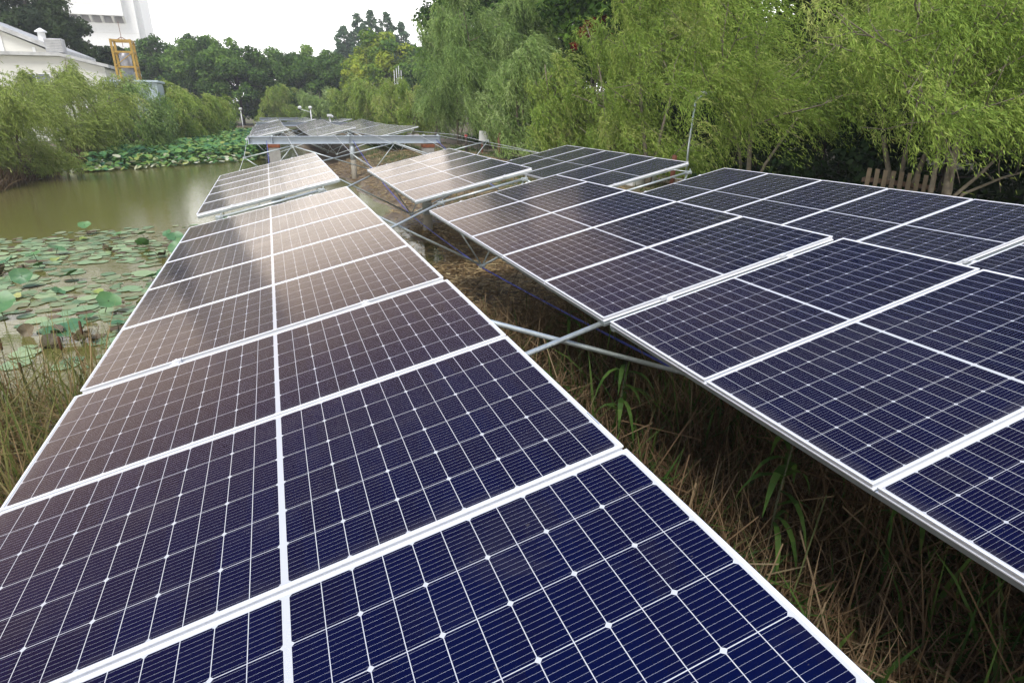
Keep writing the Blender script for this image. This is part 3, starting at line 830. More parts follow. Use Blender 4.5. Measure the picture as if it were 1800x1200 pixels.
willow((11.3, 32.0), 5.0, 2.2, 1200, 22, 109, "pale willow with a rounded top behind the white sign board", 'willowpale', leaf=(0.18, 0.036), tint0=0.45, wind=(0.5, -0.1, 0))
willow((12.4, 36.5), 11.5, 3.8, 4600, 26, 110, "tallest grey-green willow reaching above the treeline", 'willowpale', leaf=(0.19, 0.038), tint0=0.42, wind=(0.4, -0.1, 0), strand=(0.9, 2.2))
willow((11.8, 41.5), 10.6, 3.5, 3600, 24, 111, "tall willow just behind the tallest one", 'willowpale', leaf=(0.2, 0.042), tint0=0.4, wind=(0.4, -0.1, 0), strand=(0.9, 2.2))
willow((11.6, 47.0), 5.6, 2.6, 1100, 20, 112, "drooping willow on the bank behind the end of the beam", 'willowpale', leaf=(0.21, 0.045), tint0=0.38, wind=(0.3, 0, 0))
willow((11.2, 53.0), 4.6, 2.6, 1000, 20, 113, "yellow-green willow right of the far panels", leaf=(0.22, 0.05), tint0=0.55, wind=(0.3, 0, 0))
willow((10.8, 60.0), 5.4, 2.8, 1000, 20, 114, "yellow-green willow with a dark trunk line beyond the far panels", leaf=(0.24, 0.055), tint0=0.6, wind=(0.3, 0, 0))
willow((10.4, 68.0), 5.6, 3.0, 1000, 18, 115, "pale yellow willow below the yellow camphor tree", leaf=(0.27, 0.06), tint0=0.62, wind=(0.2, 0, 0))
willow((8.6, 78.0), 5.8, 3.1, 1000, 18, 116, "willow behind the white globe lamp", 'willow', leaf=(0.3, 0.066), tint0=0.5, wind=(0.2, 0, 0))
willow((5.6, 89.0), 5.6, 3.0, 900, 18, 117, "greener willow between the globe lamp and the domed willow", 'willowpale', leaf=(0.32, 0.07), tint0=0.55, wind=(0.2, 0, 0))
willow((1.4, 94.0), 5.6, 3.4, 1200, 18, 118, "domed yellow-green willow at the head of the pond", 'willow', leaf=(0.33, 0.075), tint0=0.62, wind=(0.2, 0, 0))
# --- willows on the far bank of the pond (X about -10) ---
willow((-11.6, 30.5), 4.4, 2.2, 900, 24, 131, "low olive willow at the picture's edge over the water", 'willowolive', leaf=(0.17, 0.032), tint0=0.5, wind=(0.45, -0.1, 0))
willow((-10.4, 33.5), 4.8, 2.3, 1300, 24, 132, "olive willow bush in front, its foot in dry reeds", 'willowolive', leaf=(0.17, 0.032), tint0=0.55, wind=(0.45, -0.1, 0))
willow((-12.0, 39.0), 7.0, 2.3, 1100, 22, 133, "tall thin willow before the white gabled building", 'willowolive', leaf=(0.19, 0.036), tint0=0.42, wind=(0.5, 0, 0))
willow((-9.6, 41.0), 5.4, 2.0, 1100, 22, 134, "hanging willow above the first lotus leaves", 'willowolive', leaf=(0.2, 0.038), tint0=0.5, wind=(0.6, 0, 0))
willow((-10.4, 45.5), 6.6, 2.1, 900, 20, 135, "willow with a wispy top in front of the building corner", 'willowolive', leaf=(0.21, 0.042), tint0=0.5, wind=(0.5, 0, 0))
willow((-8.0, 47.5), 6.0, 2.0, 900, 20, 136, "greyish willow with dark straight trunk below the yellow frame", 'willowpale', leaf=(0.22, 0.045), tint0=0.36, wind=(0.2, 0, 0))
willow((-9.3, 51.5), 5.9, 2.0, 1000, 20, 140, "pale willow hiding the foot of the pale blue wall", 'willowolive', leaf=(0.22, 0.046), tint0=0.55, wind=(0.4, 0, 0))
willow((-7.6, 58.0), 6.2, 2.6, 900, 20, 137, "bright willow beside the pale blue wall", 'willow', leaf=(0.24, 0.052), tint0=0.55, wind=(0.3, 0, 0))
willow((-6.0, 64.0), 5.8, 2.6, 900, 18, 138, "leaning yellow-green willow past the pale blue wall", 'willow', leaf=(0.27, 0.06), tint0=0.6, wind=(0.4, 0, 0))
willow((-5.2, 74.0), 4.0, 2.8, 600, 16, 139, "low round willow where the reeds end", 'willow', leaf=(0.3, 0.07), tint0=0.42, wind=(0.3, 0, 0))

# --- trees behind ---
rg = np.random.default_rng(5)
G = "dark trees behind the pond"
back = [(-19.6, 76, 14.6, 5.2, "big dark tree before the white tower, behind the gable"), (-14.6, 80, 8.6, 3.2, "dark tree between the gabled building and the yellow frame"),
        (-27.0, 80, 13.0, 5.5, "dark tree at the picture's edge over the gable roof")]
for i, (x, y, H, R, lb) in enumerate(back):
    clump_tree("broadleaf_tree", "tree", G, (x, y), lb, dome(rg, R, H * 0.46, H * 0.52, 110, R * 0.22), 36000, 0.30, 'bigdark', 200 + i, H * 0.8, 0.35)
row = [(-18.5, 116, 11.3, 5.0, "round dark camphor tree next to the yellow frame"), (-13.5, 112, 12.4, 5.0, "dark camphor tree with the highest round crown over the blue wall"),
       (-8.0, 108, 12.7, 4.8, "camphor tree with lobed crown above the leaning willow"), (-3.4, 104, 11.5, 4.6, "dark camphor tree with visible trunk beside the domed willow"),
       (2.6, 108, 11.1, 4.4, "camphor tree over the domed willow"), (8.0, 110, 11.6, 4.2, "camphor tree with sky gaps before the cedars"), (13.0, 108, 10.6, 4.0, "small camphor tree touching the cedars")]
for i, (x, y, H, R, lb) in enumerate(row):
    clump_tree("broadleaf_tree", "tree", G, (x, y), lb, dome(rg, R * 1.15, H * 0.42, H * 0.54, 64, R * 0.27), 23000, 0.38, 'broad', 220 + i, H * 0.72, 0.3)
for i, (x, y, H, R, mt, lb) in enumerate([(16.8, 96, 12.2, 5.2, 'broadyellow', "camphor tree with bright yellow new leaves under the cedars"), (13.0, 90, 8.2, 3.0, 'broadyellow', "small yellow camphor tree below the big yellow one"),
                                          (23.0, 96, 11.4, 4.8, 'broad', "green camphor tree behind the white mast rods"), (20.0, 88, 8.0, 3.4, 'broad', "dark low camphor tree around the foot of the mast")]):
    clump_tree("broadleaf_tree", "tree", G, (x, y), lb, dome(rg, R * 1.1, H * 0.44, H * 0.55, 60, R * 0.27), 16000, 0.42, mt, 240 + i, H * 0.72, 0.25)
for i, (x, y, H, R, lb) in enumerate([(16.4, 138, 17.4, 4.6, "lowest cedar spire at the edge of the sky"), (19.4, 140, 20.0, 4.4, "cedar spire with the double tip"), (22.4, 142, 21.0, 4.4, "tallest cedar spire in the middle of the group"),
                                      (25.4, 141, 20.6, 4.6, "broad cedar spire next to the tallest"), (28.2, 140, 18.8, 4.2, "cedar spire above the yellow camphor tree")]):
    cl = spire(rg, R, H, 170, 3.0)
    clump_tree("cedar_tree", "cedar", "cedars behind the camphor trees", (x, y), lb, cl, 24000, 0.36, 'cedar', 260 + i, H * 0.9, 0.3, False)
clump_tree("broadleaf_tree", "tree", G, (34.0, 128), "small lone tree top against the sky beside the tall willow", dome(rg, 2.4, 3.2, 13.6, 22, 0.9), 2600, 0.5, 'cedar', 270, 12.5, 0.25)
# dark maples and undergrowth behind the path
mp_ = [(19.0, 36.0, 15.5, 4.8, "dark maple behind the tallest willow"), (18.5, 29.5, 16.5, 5.0, "dark green maple with bright sprays behind the tufted willow"),
       (19.5, 23.0, 17.0, 5.2, "dark maple above the red leaves"), (19.5, 17.0, 17.0, 5.2, "dark maple behind the solar lamp pole"),
       (20.0, 11.0, 16.5, 5.0, "dark maple behind the slender willow trunk"), (20.5, 5.0, 16.0, 5.0, "dark maple behind the pallet"), (25.0, 43.0, 15.5, 5.0, "dark maple farthest along the path"),
       (17.5, 44.0, 9.5, 3.4, "low dark maple behind the willow pair"), (28.5, 31.0, 17.5, 5.2, "second-row maple behind the one with bright sprays"), (28.5, 23.5, 17.5, 5.2, "second-row maple behind the one above the red leaves"),
       (28.5, 16.0, 17.5, 5.2, "second-row maple behind the one by the lamp pole"), (15.9, 50.0, 15.5, 4.2, "dark maple peeking out beside the tallest willow"), (28.5, 8.5, 17.0, 5.2, "second-row maple behind the slender trunk and pallet")]
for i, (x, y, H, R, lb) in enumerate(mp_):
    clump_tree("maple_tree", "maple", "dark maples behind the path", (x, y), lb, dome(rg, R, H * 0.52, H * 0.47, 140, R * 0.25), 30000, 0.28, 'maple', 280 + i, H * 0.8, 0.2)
clump_tree("red_maple_branch"[:9], "maple", None, (14.4, 27.6), "small maple with red leaves among the dark green ones", [(0, 0, 5.8, 0.42), (0.5, 0.1, 5.95, 0.36), (-0.4, 0, 5.5, 0.34), (0.9, 0.1, 5.3, 0.3), (0.5, 0.2, 5.1, 0.28), (-0.9, 0.1, 4.9, 0.22)], 900, 0.2, 'redleaf', 300, 5.3, 0.06)
sh = [(15.0, 10.4, 2.5, "dark leafy shrub right behind the pallet"), (15.0, 14.0, 2.4, "dark shrub in the shade behind the slender trunk"), (16.6, 18.5, 2.6, "dark shrub behind the path and lamp pole"),
      (15.8, 6.6, 2.6, "dark ivy-leaved shrub behind the pale bare trunks"), (15.2, 2.5, 2.5, "dark shrub under the hanging twigs at the edge"), (16.6, 23.0, 2.5, "dark shrub across the path by the red mark"),
      (16.4, 28.5, 2.4, "shrub across the path behind the feathery willow"), (16.2, 34.5, 2.4, "shrub behind the white sign board"), (16.0, 41.0, 2.4, "shrub under the willow pair across the path"),
      (18.4, 12.5, 3.2, "tall dark bush under the maples behind the slender trunk"), (18.6, 8.0, 3.2, "tall dark bush under the maples behind the pallet"), (19.0, 17.0, 3.2, "tall dark bush under the maples level with the lamp pole"),
      (19.0, 22.5, 3.2, "tall dark bush under the maples below the red leaves"), (19.0, 28.0, 3.2, "tall dark bush under the maples behind the tufted willow"), (19.4, 3.4, 3.2, "tall dark bush under the maples at the picture's edge")]
for i, (x, y, R, lb) in enumerate([(-21, 122, 4.2, "dark bushes under the camphor beside the yellow frame"), (-15, 118, 4.2, "dark bushes below the highest camphor crown"), (-9, 115, 4.2, "dark bushes behind the leaning willow"), (-4, 112, 4.0, "dark bushes around the camphor trunk by the domed willow"),
                                    (1.5, 116, 4.2, "dark bushes behind the domed willow"), (7, 116, 4.2, "dark bushes below the sky gaps"), (12.5, 114, 4.0, "dark bushes below the small camphor"), (18.5, 106, 4.0, "dark bushes below the yellow camphor"), (24.5, 104, 4.2, "dark bushes behind the mast foot")]):
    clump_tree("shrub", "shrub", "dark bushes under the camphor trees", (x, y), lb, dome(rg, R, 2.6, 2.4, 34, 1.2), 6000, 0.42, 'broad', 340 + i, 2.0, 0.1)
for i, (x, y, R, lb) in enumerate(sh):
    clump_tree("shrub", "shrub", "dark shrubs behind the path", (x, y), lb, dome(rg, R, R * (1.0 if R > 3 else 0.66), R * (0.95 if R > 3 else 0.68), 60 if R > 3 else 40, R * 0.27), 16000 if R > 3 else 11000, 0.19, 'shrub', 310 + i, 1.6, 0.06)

# ------------------------------------------------------------------ buildings
def building():
    root = empty("gabled_building", (-16, 60, 0.6), "low white gabled building half hidden by the pond willows", "building")
    o = lambda x, z: (x + 16, z - 0.6)
    # front wall follows a flat parapet, then slopes to the low corner
    poly = [(-26, 0.0), (-11.45, 0.0), (-11.45, 6.0), (-14.2, 6.72), (-26, 6.72)]
    m = MB(); m.prism([o(x, z) for x, z in poly], -14.0, Matrix(((1, 0, 0, 0), (0, 0, -1, 0), (0, 1, 0, 0), (0, 0, 0, 1))))
    m.build("wall", M['cream'], root)
    m = MB()
    def slab(x0, z0, x1, z1, t, y0, y1):
        a = [o(x0, z0), o(x1, z1), o(x1, z1 + t), o(x0, z0 + t)]
        m.add([(x, y0, z) for x, z in a] + [(x, y1, z) for x, z in a], [(0, 1, 2, 3), (7, 6, 5, 4), (0, 4, 5, 1), (1, 5, 6, 2), (2, 6, 7, 3), (3, 7, 4, 0)])
    slab(-26, 6.722, -14.2, 6.722, 0.24, -0.35, 14.0); slab(-14.198, 6.722, -11.1, 5.95, 0.24, -0.35, 14.0)
    rf = m.build("parapet", M['roofgrey'], root)
    # raised gable behind the parapet
    m = MB(); m.prism([o(x, z) for x, z in [(-26, 6.97), (-14.9, 6.97), (-14.9, 7.05), (-20.5, 9.6), (-26, 9.6)]], -11.0, Matrix(((1, 0, 0, 0), (0, 0, -1, 1.2), (0, 1, 0, 0), (0, 0, 0, 1))))
    m.build("gable_wall", M['cream'], root)
    m = MB(); slab(-26, 9.602, -20.5, 9.602, 0.32, 0.8, 12.4); slab(-20.498, 9.602, -14.4, 6.99, 0.34, 0.8, 12.4)
    gr = m.build("roof", M['roofgrey'], root)
    m = MB(); m.tube([(0.15, 3.0, 7.0), (0.15, 3.0, 8.0)], 0.26, 10); m.tube([(0.15, 3.0, 8.0), (0.15, 3.0, 8.08), (0.15, 3.0, 8.3)], [0.42, 0.40, 0.05], 10)
    m.build("vent", M['white'], root)
    ac = MB(); ac.box((0.95, 0.0, 6.37), (2.1, 0.9, 7.35)); ac.build("rooftop_unit", M['tank'], root, bevel=0.03)
    ac = MB(); [ac.box((1.02, -0.03, 6.45 + 0.11 * k), (2.03, -0.001, 6.51 + 0.11 * k)) for k in range(8)]; ac.build("louvre", M['roofgrey'], root)
    for x0 in (-0.1, -4.0, -7.6):
        wv = MB(); wv.box((x0 - 0.9, -0.04, 3.9), (x0 + 0.9, 0.02, 4.85)); wo = wv.build("window", M['glassw'], root)
        fr = MB()
        for a, b_ in (((x0 - .96, 3.84), (x0 + .96, 3.9)), ((x0 - .96, 4.85), (x0 + .96, 4.91)), ((x0 - .96, 3.9), (x0 - .9, 4.85)), ((x0 + .9, 3.9), (x0 + .96, 4.85)), ((x0 - .03, 3.9), (x0 + .03, 4.85))):
            fr.box((a[0], -0.07, a[1]), (b_[0], -0.041, b_[1]))
        fr.build("window_frame", M['white'], wo)
    for k in range(4):
        m = MB(); m.box((-0.2 - 2.0 * k, 1.13, 6.4), (0.0 - 2.0 * k, 1.199, 6.5 + min(3.0, 0.3 + 0.85 * k))); m.build("pilaster", M['white'], root)
building()

def blue_house():
    root = empty("pump_house", (-9.0, 55.5, 0.6), "pale blue box-shaped pump house below the yellow frame", "building")
    m = MB(); m.box((-1.6, 0, -0.3), (1.55, 3.6, 4.2)); m.build("wall", M['bluewall'], root)
    m = MB(); m.box((-1.75, -0.14, 4.202), (1.7, 3.75, 4.36)); m.build("roof_slab", M['bluewall'], root, bevel=0.02)
    m = MB(); m.box((0.5, -0.05, 0.0), (1.3, -0.002, 1.9)); m.build("door", M['tank'], root)
blue_house()
def yellow_frame():
    root = empty("yellow_frame", (-9.32, 56.6, 4.965), "yellow steel tower frame holding a grey tank on the pump house", "steel frame")
    h, a, t = 2.75, 0.62, 0.075
    for sx in (-a, a):
        for sy in (-a, a):
            m = MB(); m.box((sx - t, sy - t, 0), (sx + t, sy + t, h)); m.build("post", M['yellow'], root, bevel=0.01)
    for z in (0.9, 1.9, 2.67):
        for s_ in (-a, a):
            m = MB(); m.box((-a + t + .001, s_ - 0.05, z - 0.06), (a - t - .001, s_ + 0.05, z + 0.06)); m.build("crossbar", M['yellow'], root)
            m = MB(); m.box((s_ - 0.05, -a + t + .001, z - 0.06), (s_ + 0.05, a - t - .001, z + 0.06)); m.build("crossbar", M['yellow'], root)
    for (z0, z1) in ((0.95, 1.85),):
        m = MB(); m.tube([(-a, -a - 0.08, z0), (a, -a - 0.08, z1)], 0.03, 6); m.build("diagonal", M['yellow'], root)
    m = MB(); m.tube([(0, 0, 0.0), (0, 0, 1.75), (0, 0, 1.95)], [0.40, 0.40, 0.22], 16); m.build("tank", M['tank'], root, True)
    m = MB()
    for s_ in (-1, 1): m.tube([(s_ * 0.3, 0, h), (0, 0, h + 0.18)], 0.025, 6)
    m.tube([(0, 0, h - 0.5), (0, 0, h + 1.2)], 0.018, 6); m.build("lightning_rod", M['rust'], root)
yellow_frame()
def tower():
    root = empty("white_tower", (-38, 200, 0.6), "huge white concrete tower fading into the haze", "tower")
    z0 = -0.6
    m = MB(); m.box((-13, 0.0, z0), (9.4, 20, 62)); m.build("shaft", M['white'], root)
    m = MB(); m.box((9.4, 2.2, z0), (10.6, 18, 62)); m.build("side_shaft", M['white'], root)
    m = MB()                                                        # a heavier upper block with stepped corbels under it
    m.box((-13, -2.2, 24.4), (6.9, -0.002, 62)); up = m.build("upper_block", M['white'], root)
    for k in range(8):
        x0 = -12.4 + 2.45 * k
        c = MB(); c.prism([(-2.15, 24.398), (-0.003, 24.398), (-0.003, 22.9)], 0.55, Matrix(((0, 0, 1, x0 + 1.75), (1, 0, 0, 0), (0, 1, 0, 0), (0, 0, 0, 1)))); c.build("corbel", M['white'], root)
        c = MB(); c.box((x0, -0.35, 22.9), (x0 + 1.7, -0.003, 24.396)); c.build("vent_opening", M['darkgap'], root)
    for k in range(14):
        z = 2 + 3.1 * k
        if 21 < z < 25: continue
        y = -2.24 if z > 24.4 else -0.04
        c = MB(); c.box((-13, y, z), (6.9 if z > 24.4 else 9.4, y + 0.036, z + 0.06)); c.build("joint_band", M['cream'], root)
tower()

# ------------------------------------------------------------------ small things on the banks
def globe_lamp(x, y, z, label, n=2):
    zb = float(height(x, y))
    root = empty("street_lamp", (x, y, zb), label, "street lamp", "white globe lamps")
    m = MB(); m.tube([(0, 0, -0.2), (0, 0, z - zb - 0.15)], 0.06, 8); m.build("pole", M['white'], root, True)
    for k in range(n):
        dx = (0.0, -1.1)[k]
        m = MB(); m.tube([(0, 0, z - zb - 0.5), (dx, 0, z - zb - 0.15)], 0.035, 6); m.build("arm", M['white'], root, True)
        m = MB(); m.sphere((dx, 0, z - zb), 0.21, 12, 8, 0.8); m.build("lamp_globe", M['white'], root, True)
globe_lamp(4.55, 75, 3.1, "white twin globe lamp above the far panels")
globe_lamp(-3.0, 87, 2.95, "small globe lamp in front of the dark camphor trunks", 1)
def solar_lamp():
    zb = float(height(10.28, 14.0))
    root = empty("solar_lamp", (10.28, 14.0, zb), "leaning grey lamp pole with a spray of white lamp heads", "street lamp")
    m = MB(); m.tube([(0, 0, -0.2), (-0.02, 0, 1.3), (0.06, 0, 2.5)], [0.035, 0.03, 0.026], 8); m.build("pole", M['galv'], root, True)
    m = MB(); m.tube([(0.06, 0, 2.5), (0.25, 0, 2.62), (0.42, 0, 2.62)], 0.02, 6); m.build("arm", M['galv'], root, True)
    for k in range(9):
        a = 2 * PI * k / 9
        m = MB(); m.box((0.05, -0.035, -0.012), (0.20, 0.035, 0.012), Matrix.Translation((0.42, 0, 2.64)) @ Matrix.Rotation(a, 4, 'Z') @ Matrix.Rotation(-0.35, 4, 'Y'))
        m.build("lamp_head", M['white'], root, bevel=0.006)
solar_lamp()
def sign_board():
    x, y = 10.75, 33.0
    zb = float(height(x, y))
    root = empty("sign_board", (x, y, zb), "small white board on a post at the end of the guy wire", "sign")
    m = MB(); m.box((-0.04, 0.0, -0.2), (0.04, 0.08, 1.1)); m.build("post", M['redbrown'], root)
    m = MB(); m.box((-0.24, -0.04, 0.60), (0.26, -0.002, 1.12), Matrix.Rotation(0.08, 4, 'Y')); m.build("board", M['white'], root, bevel=0.005)
sign_board()
for i, (x, y, h, cap, lb) in enumerate([(10.3, 34.6, 0.75, True, "brown wooden post with a red top beside the white board"), (11.0, 31.0, 1.1, False, "plain brown post just past the white board"),
                                        (11.1, 15.8, 1.0, False, "thick red-brown post seen below the dark panels' corner")]):
    zb = float(height(x, y))
    root = empty("wooden_post", (x, y, zb), lb, "post", "brown posts on the bank")
    m = MB(); m.tube([(0, 0, -0.2), (0.02, 0, h)], [0.085, 0.07], 9); m.build("shaft", M['darkbark'] if cap else M['redbrown'], root, True)
    if cap:
        m = MB(); m.tube([(0.02, 0, h + .001), (0.02, 0, h + 0.16)], 0.085, 9); m.build("cap", M['red'], root, True)
zb = float(height(12.4, 17.6))
root = empty("hydrant", (13.4, 18.6, zb), "small red hydrant across the path by the lamp pole", "hydrant")
m = MB(); m.tube([(0, 0, 0), (0, 0, 0.55)], 0.11, 10); m.build("barrel", M['red'], root, True)
m = MB(); m.sphere((0, 0, 0.58), 0.14, 10, 6); m.build("cap", M['red'], root, True)
m = MB(); m.tube([(-0.2, 0, 0.4), (0.2, 0, 0.4)], 0.055, 8); m.build("outlet", M['red'], root, True)
def antenna():
    x, y = 16.4, 85.0
    root = empty("antenna_mast", (x, y, 0.6), "thin mast with four white rods before the dark trees", "mast")
    m = MB(); m.tube([(0, 0, 0), (0, 0, 6.0)], 0.05, 6); m.build("pole", M['galv'], root)
    for k in range(4):
        m = MB(); m.tube([(-0.45 + 0.3 * k, 0, 5.0 + 0.3 * (k % 2)), (-0.45 + 0.3 * k, 0, 7.0 + 0.25 * (k % 3))], 0.045, 6); m.build("rod", M['white'], root)
    m = MB(); m.tube([(-0.5, 0, 5.4), (0.5, 0, 5.4)], 0.035, 6); m.build("crossbar", M['galv'], root)
antenna()
def weather_camera():
    x, y = 6.1, 70.0
    root = empty("camera_post", (x, y, 0.5), "small white camera post at the far end of the panels", "camera post")
    m = MB(); m.tube([(0, 0, -0.2), (0, 0, 1.7)], 0.05, 8); m.build("pole", M['white'], root, True)
    m = MB(); m.box((-0.25, -0.18, 1.7), (0.2, 0.18, 1.95)); m.build("housing", M['white'], root, bevel=0.03)
    m = MB(); m.sphere((0.25, 0, 1.72), 0.14, 10, 6); m.build("dome", M['white'], root, True)
weather_camera()
def pallet():
    root = empty("wooden_pallet", (11.72, 8.95, 0.67), "weathered wooden pallet leaning on its side under the willows", "pallet")
    T = Matrix.Rotation(math.radians(-22), 4, 'Z') @ Matrix.Rotation(math.radians(-14), 4, 'X') @ Matrix.Rotation(math.radians(7), 4, 'Y')
    for k in range(9):
        x0 = -0.72 + k * 0.165
        m = MB(); m.box((x0, -0.075, 0.0), (x0 + 0.085, -0.055, 1.15), T); m.build("slat", M['wood'], root, bevel=0.003)
    for z in (0.03, 0.53, 1.0 - 0.12):
        m = MB(); m.box((-0.74, -0.0545, z), (0.72, 0.05, z + 0.09), T); m.build("stringer", M['oldwood'], root, bevel=0.004)
    m = MB(); m.box((-0.76, -0.100, 0.62), (0.74, -0.0755, 0.71), T); m.build("nailed_board", M['oldwood'], root, bevel=0.003)
pallet()
def kerb_stone():
    m = MB(); m.box((-0.7, -0.15, 0), (0.7, 0.15, 0.22))
    o = m.build("kerb_stone", M['white'], None, bevel=0.02)
    o.location = (11.2, 17.6, float(height(11.2, 17.6)) - 0.02); o.rotation_euler = (0, 0, 0.4)
    tag(o, "pale concrete block lying by the path edge", "concrete block")
kerb_stone()

# ------------------------------------------------------------------ reeds, straw, lotus
def blades(name, xy, hmin, hmax, wmin, wmax, mat, seed, label, lean=0.35, tintf=None, seg=3, ground=True, droop=0.5):
    """bent tapering blades, each of seg faces"""
    rng = np.random.default_rng(seed)
    n = len(xy)
    base = np.column_stack([xy, np.maximum(height(xy[:, 0], xy[:, 1]), -0.05)])
    H = rng.uniform(hmin, hmax, (n, 1))
    a = rng.uniform(0, 2 * PI, (n, 1)); ld = np.abs(rng.normal(0, lean, (n, 1)))
    d = np.concatenate([np.cos(a) * ld, np.sin(a) * ld, np.ones((n, 1))], 1); d = unit(d)
    out = np.concatenate([np.cos(a), np.sin(a), np.zeros((n, 1))], 1)
    dr = droop * rng.random((n, 1)) ** 2
    side = unit(np.concatenate([-np.sin(a), np.cos(a), 0 * a], 1) + rng.normal(0, 0.5, (n, 3)))
    wd = rng.uniform(wmin, wmax, (n, 1))
    def pt(f): return base + d * H * f + (out * 0.8 + np.array([0, 0, -0.75])) * H * dr * f * f
    F = []
    for k in range(seg):
        f0, f1 = k / seg, (k + 1) / seg
        w0, w1 = wd * (1 - f0 ** 2 * 0.9) * 0.5, wd * (1 - f1 ** 2 * 0.97) * 0.5
        p0, p1 = pt(f0), pt(f1)
        F.append(np.stack([p0 - side * w0, p0 + side * w0, p1 + side * w1, p1 - side * w1], 1))
    t = tintf(rng, n) if tintf else rng.random(n)
    o = quads_mesh(name, np.concatenate(F), np.tile(t, seg), M[mat])
    o["label"] = label; o["kind"] = "stuff"; o["category"] = name.replace("_", " ")
    return o
rng = np.random.default_rng(77)
def region(n, x0, x1, y0, y1, keep=None):
    P = np.column_stack([rng.uniform(x0, x1, n), rng.uniform(y0, y1, n)])
    return P[keep(P[:, 0], P[:, 1])] if keep is not None else P
# dry reeds between and under the rows, in front
blades("dry_reeds", region(42000, 0.4, 5.4, -0.6, 8.0, lambda x, y: rng.random(len(x)) < np.clip((8.3 - y) / 3.0, 0.08, 1)), 0.25, 0.85, 0.006, 0.016, 'dryreed', 401,
       "tangled dry brown reeds between the panel rows", 0.95, lambda r, n: np.where(r.random(n) < 0.10, 1.0, np.clip(r.normal(0.36, 0.2, n), 0, 0.8)), droop=0.9)
blades("green_reeds", region(3200, 0.5, 4.6, 0.2, 7.0, lambda x, y: np.sin(x * 2.3 + 1) * np.sin(y * 1.7) > -0.1), 0.3, 1.0, 0.016, 0.036, 'reedgreen', 402,
       "broad green reed leaves growing through the dry stalks", 0.85, droop=0.9, seg=4)
# cattail bed at the pond edge
def cat_t(r, n): return np.clip(np.where(r.random(n) < 0.40, r.normal(0.24, 0.13, n), r.normal(0.64, 0.19, n)), 0, 1)
cc = region(240, -5.2, -1.2, 2.0, 7.7, lambda x, y: y < 7.6 - 0.2 * np.maximum(-2.2 - x, 0))
cc = np.repeat(cc, 30, 0) + rng.normal(0, 0.13, (len(cc) * 30, 2))
blades("cattail_reeds", cc, 0.30, 1.35, 0.007, 0.019, 'reed', 403, "cattail bed mixed brown and green at the pond edge", 0.5, cat_t, seg=5, droop=0.9)
blades("cattail_reeds", region(1200, -9.0, -5.2, 1.0, 7.0), 0.35, 1.1, 0.008, 0.02, 'reed', 404, "sparse cattail bed farther out along the pond edge", 0.35, cat_t, seg=4)
# reed belts on the far bank
blades("far_reeds", np.concatenate([region(5000, -13.5, -10.0, 27, 38), region(2500, -11, -9.2, 38, 46)]), 0.4, 1.2, 0.03, 0.06, 'dryreed', 405, "dry brown reeds along the foot of the pond willows", 0.35, lambda r, n: np.clip(r.normal(0.4, 0.22, n), 0, 1))
blades("far_green_reeds", np.concatenate([region(7000, -9.5, -4.0, 60, 92, lambda x, y: x < np.interp(y, *XL) + 2.2), region(2500, -9.6, -7.4, 48, 62)]), 1.0, 2.1, 0.05, 0.10, 'reedgreen', 406,
       "tall green reeds before the leaning willow", 0.25)
blades("far_brown_reeds", np.concatenate([region(2600, -8.6, -2.5, 62, 88, lambda x, y: (x > np.interp(y, *XL) + 0.6) & (x < np.interp(y, *XL) + 2.8))]), 0.5, 1.3, 0.05, 0.09, 'dryreed', 407,
       "brown reed strip between the green reeds and the lotus bed", 0.3, lambda r, n: np.clip(r.normal(0.35, 0.18, n), 0, 0.8))
blades("bank_grass", np.concatenate([region(9000, 5.0, 11.5, 12, 60, lambda x, y: np.sin(x * 1.1) * np.sin(y * 0.5) > -0.25), region(3000, 10.0, 16, 0, 40)]), 0.06, 0.28, 0.012, 0.03, 'reedgreen', 408, "short green grass on the bank beside the path", 0.5, seg=2)

def litter(name, xy, lmin, lmax, w, mat, seed, label, lift=0.09):
    rng2 = np.random.default_rng(seed); n = len(xy)
    z = np.maximum(height(xy[:, 0], xy[:, 1]), 0.0) + rng2.uniform(0.006, lift, n)
    c = np.column_stack([xy, z]); a = rng2.uniform(0, 2 * PI, n)
    ax = np.column_stack([np.cos(a), np.sin(a), rng2.normal(0, 0.16 if lift < 0.2 else 0.6, n)]); L = rng2.uniform(lmin, lmax, (n, 1)) * 0.5
    sd = np.column_stack([-np.sin(a), np.cos(a), rng2.normal(0, 0.6, n)]); sd = unit(sd) * (w * rng2.uniform(0.6, 1.4, (n, 1)) * 0.5)
    P = np.stack([c - ax * L - sd, c - ax * L + sd, c + ax * L + sd, c + ax * L - sd], 1)
    o = quads_mesh(name, P, np.clip(rng2.normal(0.45, 0.24, n), 0, 1), M[mat])
    o["label"] = label; o["kind"] = "stuff"; o["category"] = "straw"
def undergrowth():
    rng2 = np.random.default_rng(61); n = 42000
    x = rng2.uniform(9.3, 24, n); y = rng2.uniform(-3, 46, n)
    keep = ((y < 14.2) | (x > 13.4)) & (rng2.random(n) < np.clip((x - 8.6) / 2.0, 0, 1)); x, y = x[keep], y[keep]; n = len(x)
    z = height(x, y) + rng2.random(n) ** 1.5 * (0.25 + 0.35 * (np.sin(x * 1.3) * np.sin(y * 0.9) > 0))
    c = np.column_stack([x, y, z]); nr = unit(rng2.normal(0, 0.6, (n, 3)) + [0, 0, 0.8]); a = unit(np.cross(nr, rng2.normal(0, 1, (n, 3)))); b_ = np.cross(nr, a)
    sz = rng2.uniform(0.07, 0.17, (n, 1))
    P = np.stack([c - a * sz, c - b_ * sz * 0.6, c + a * sz, c + b_ * sz * 0.6], 1)
    o = quads_mesh("undergrowth", P, rng2.random(n), M['shrub'])
    o["label"] = "dark leafy ground cover under the willows and maples"; o["kind"] = "stuff"; o["category"] = "undergrowth"
undergrowth()
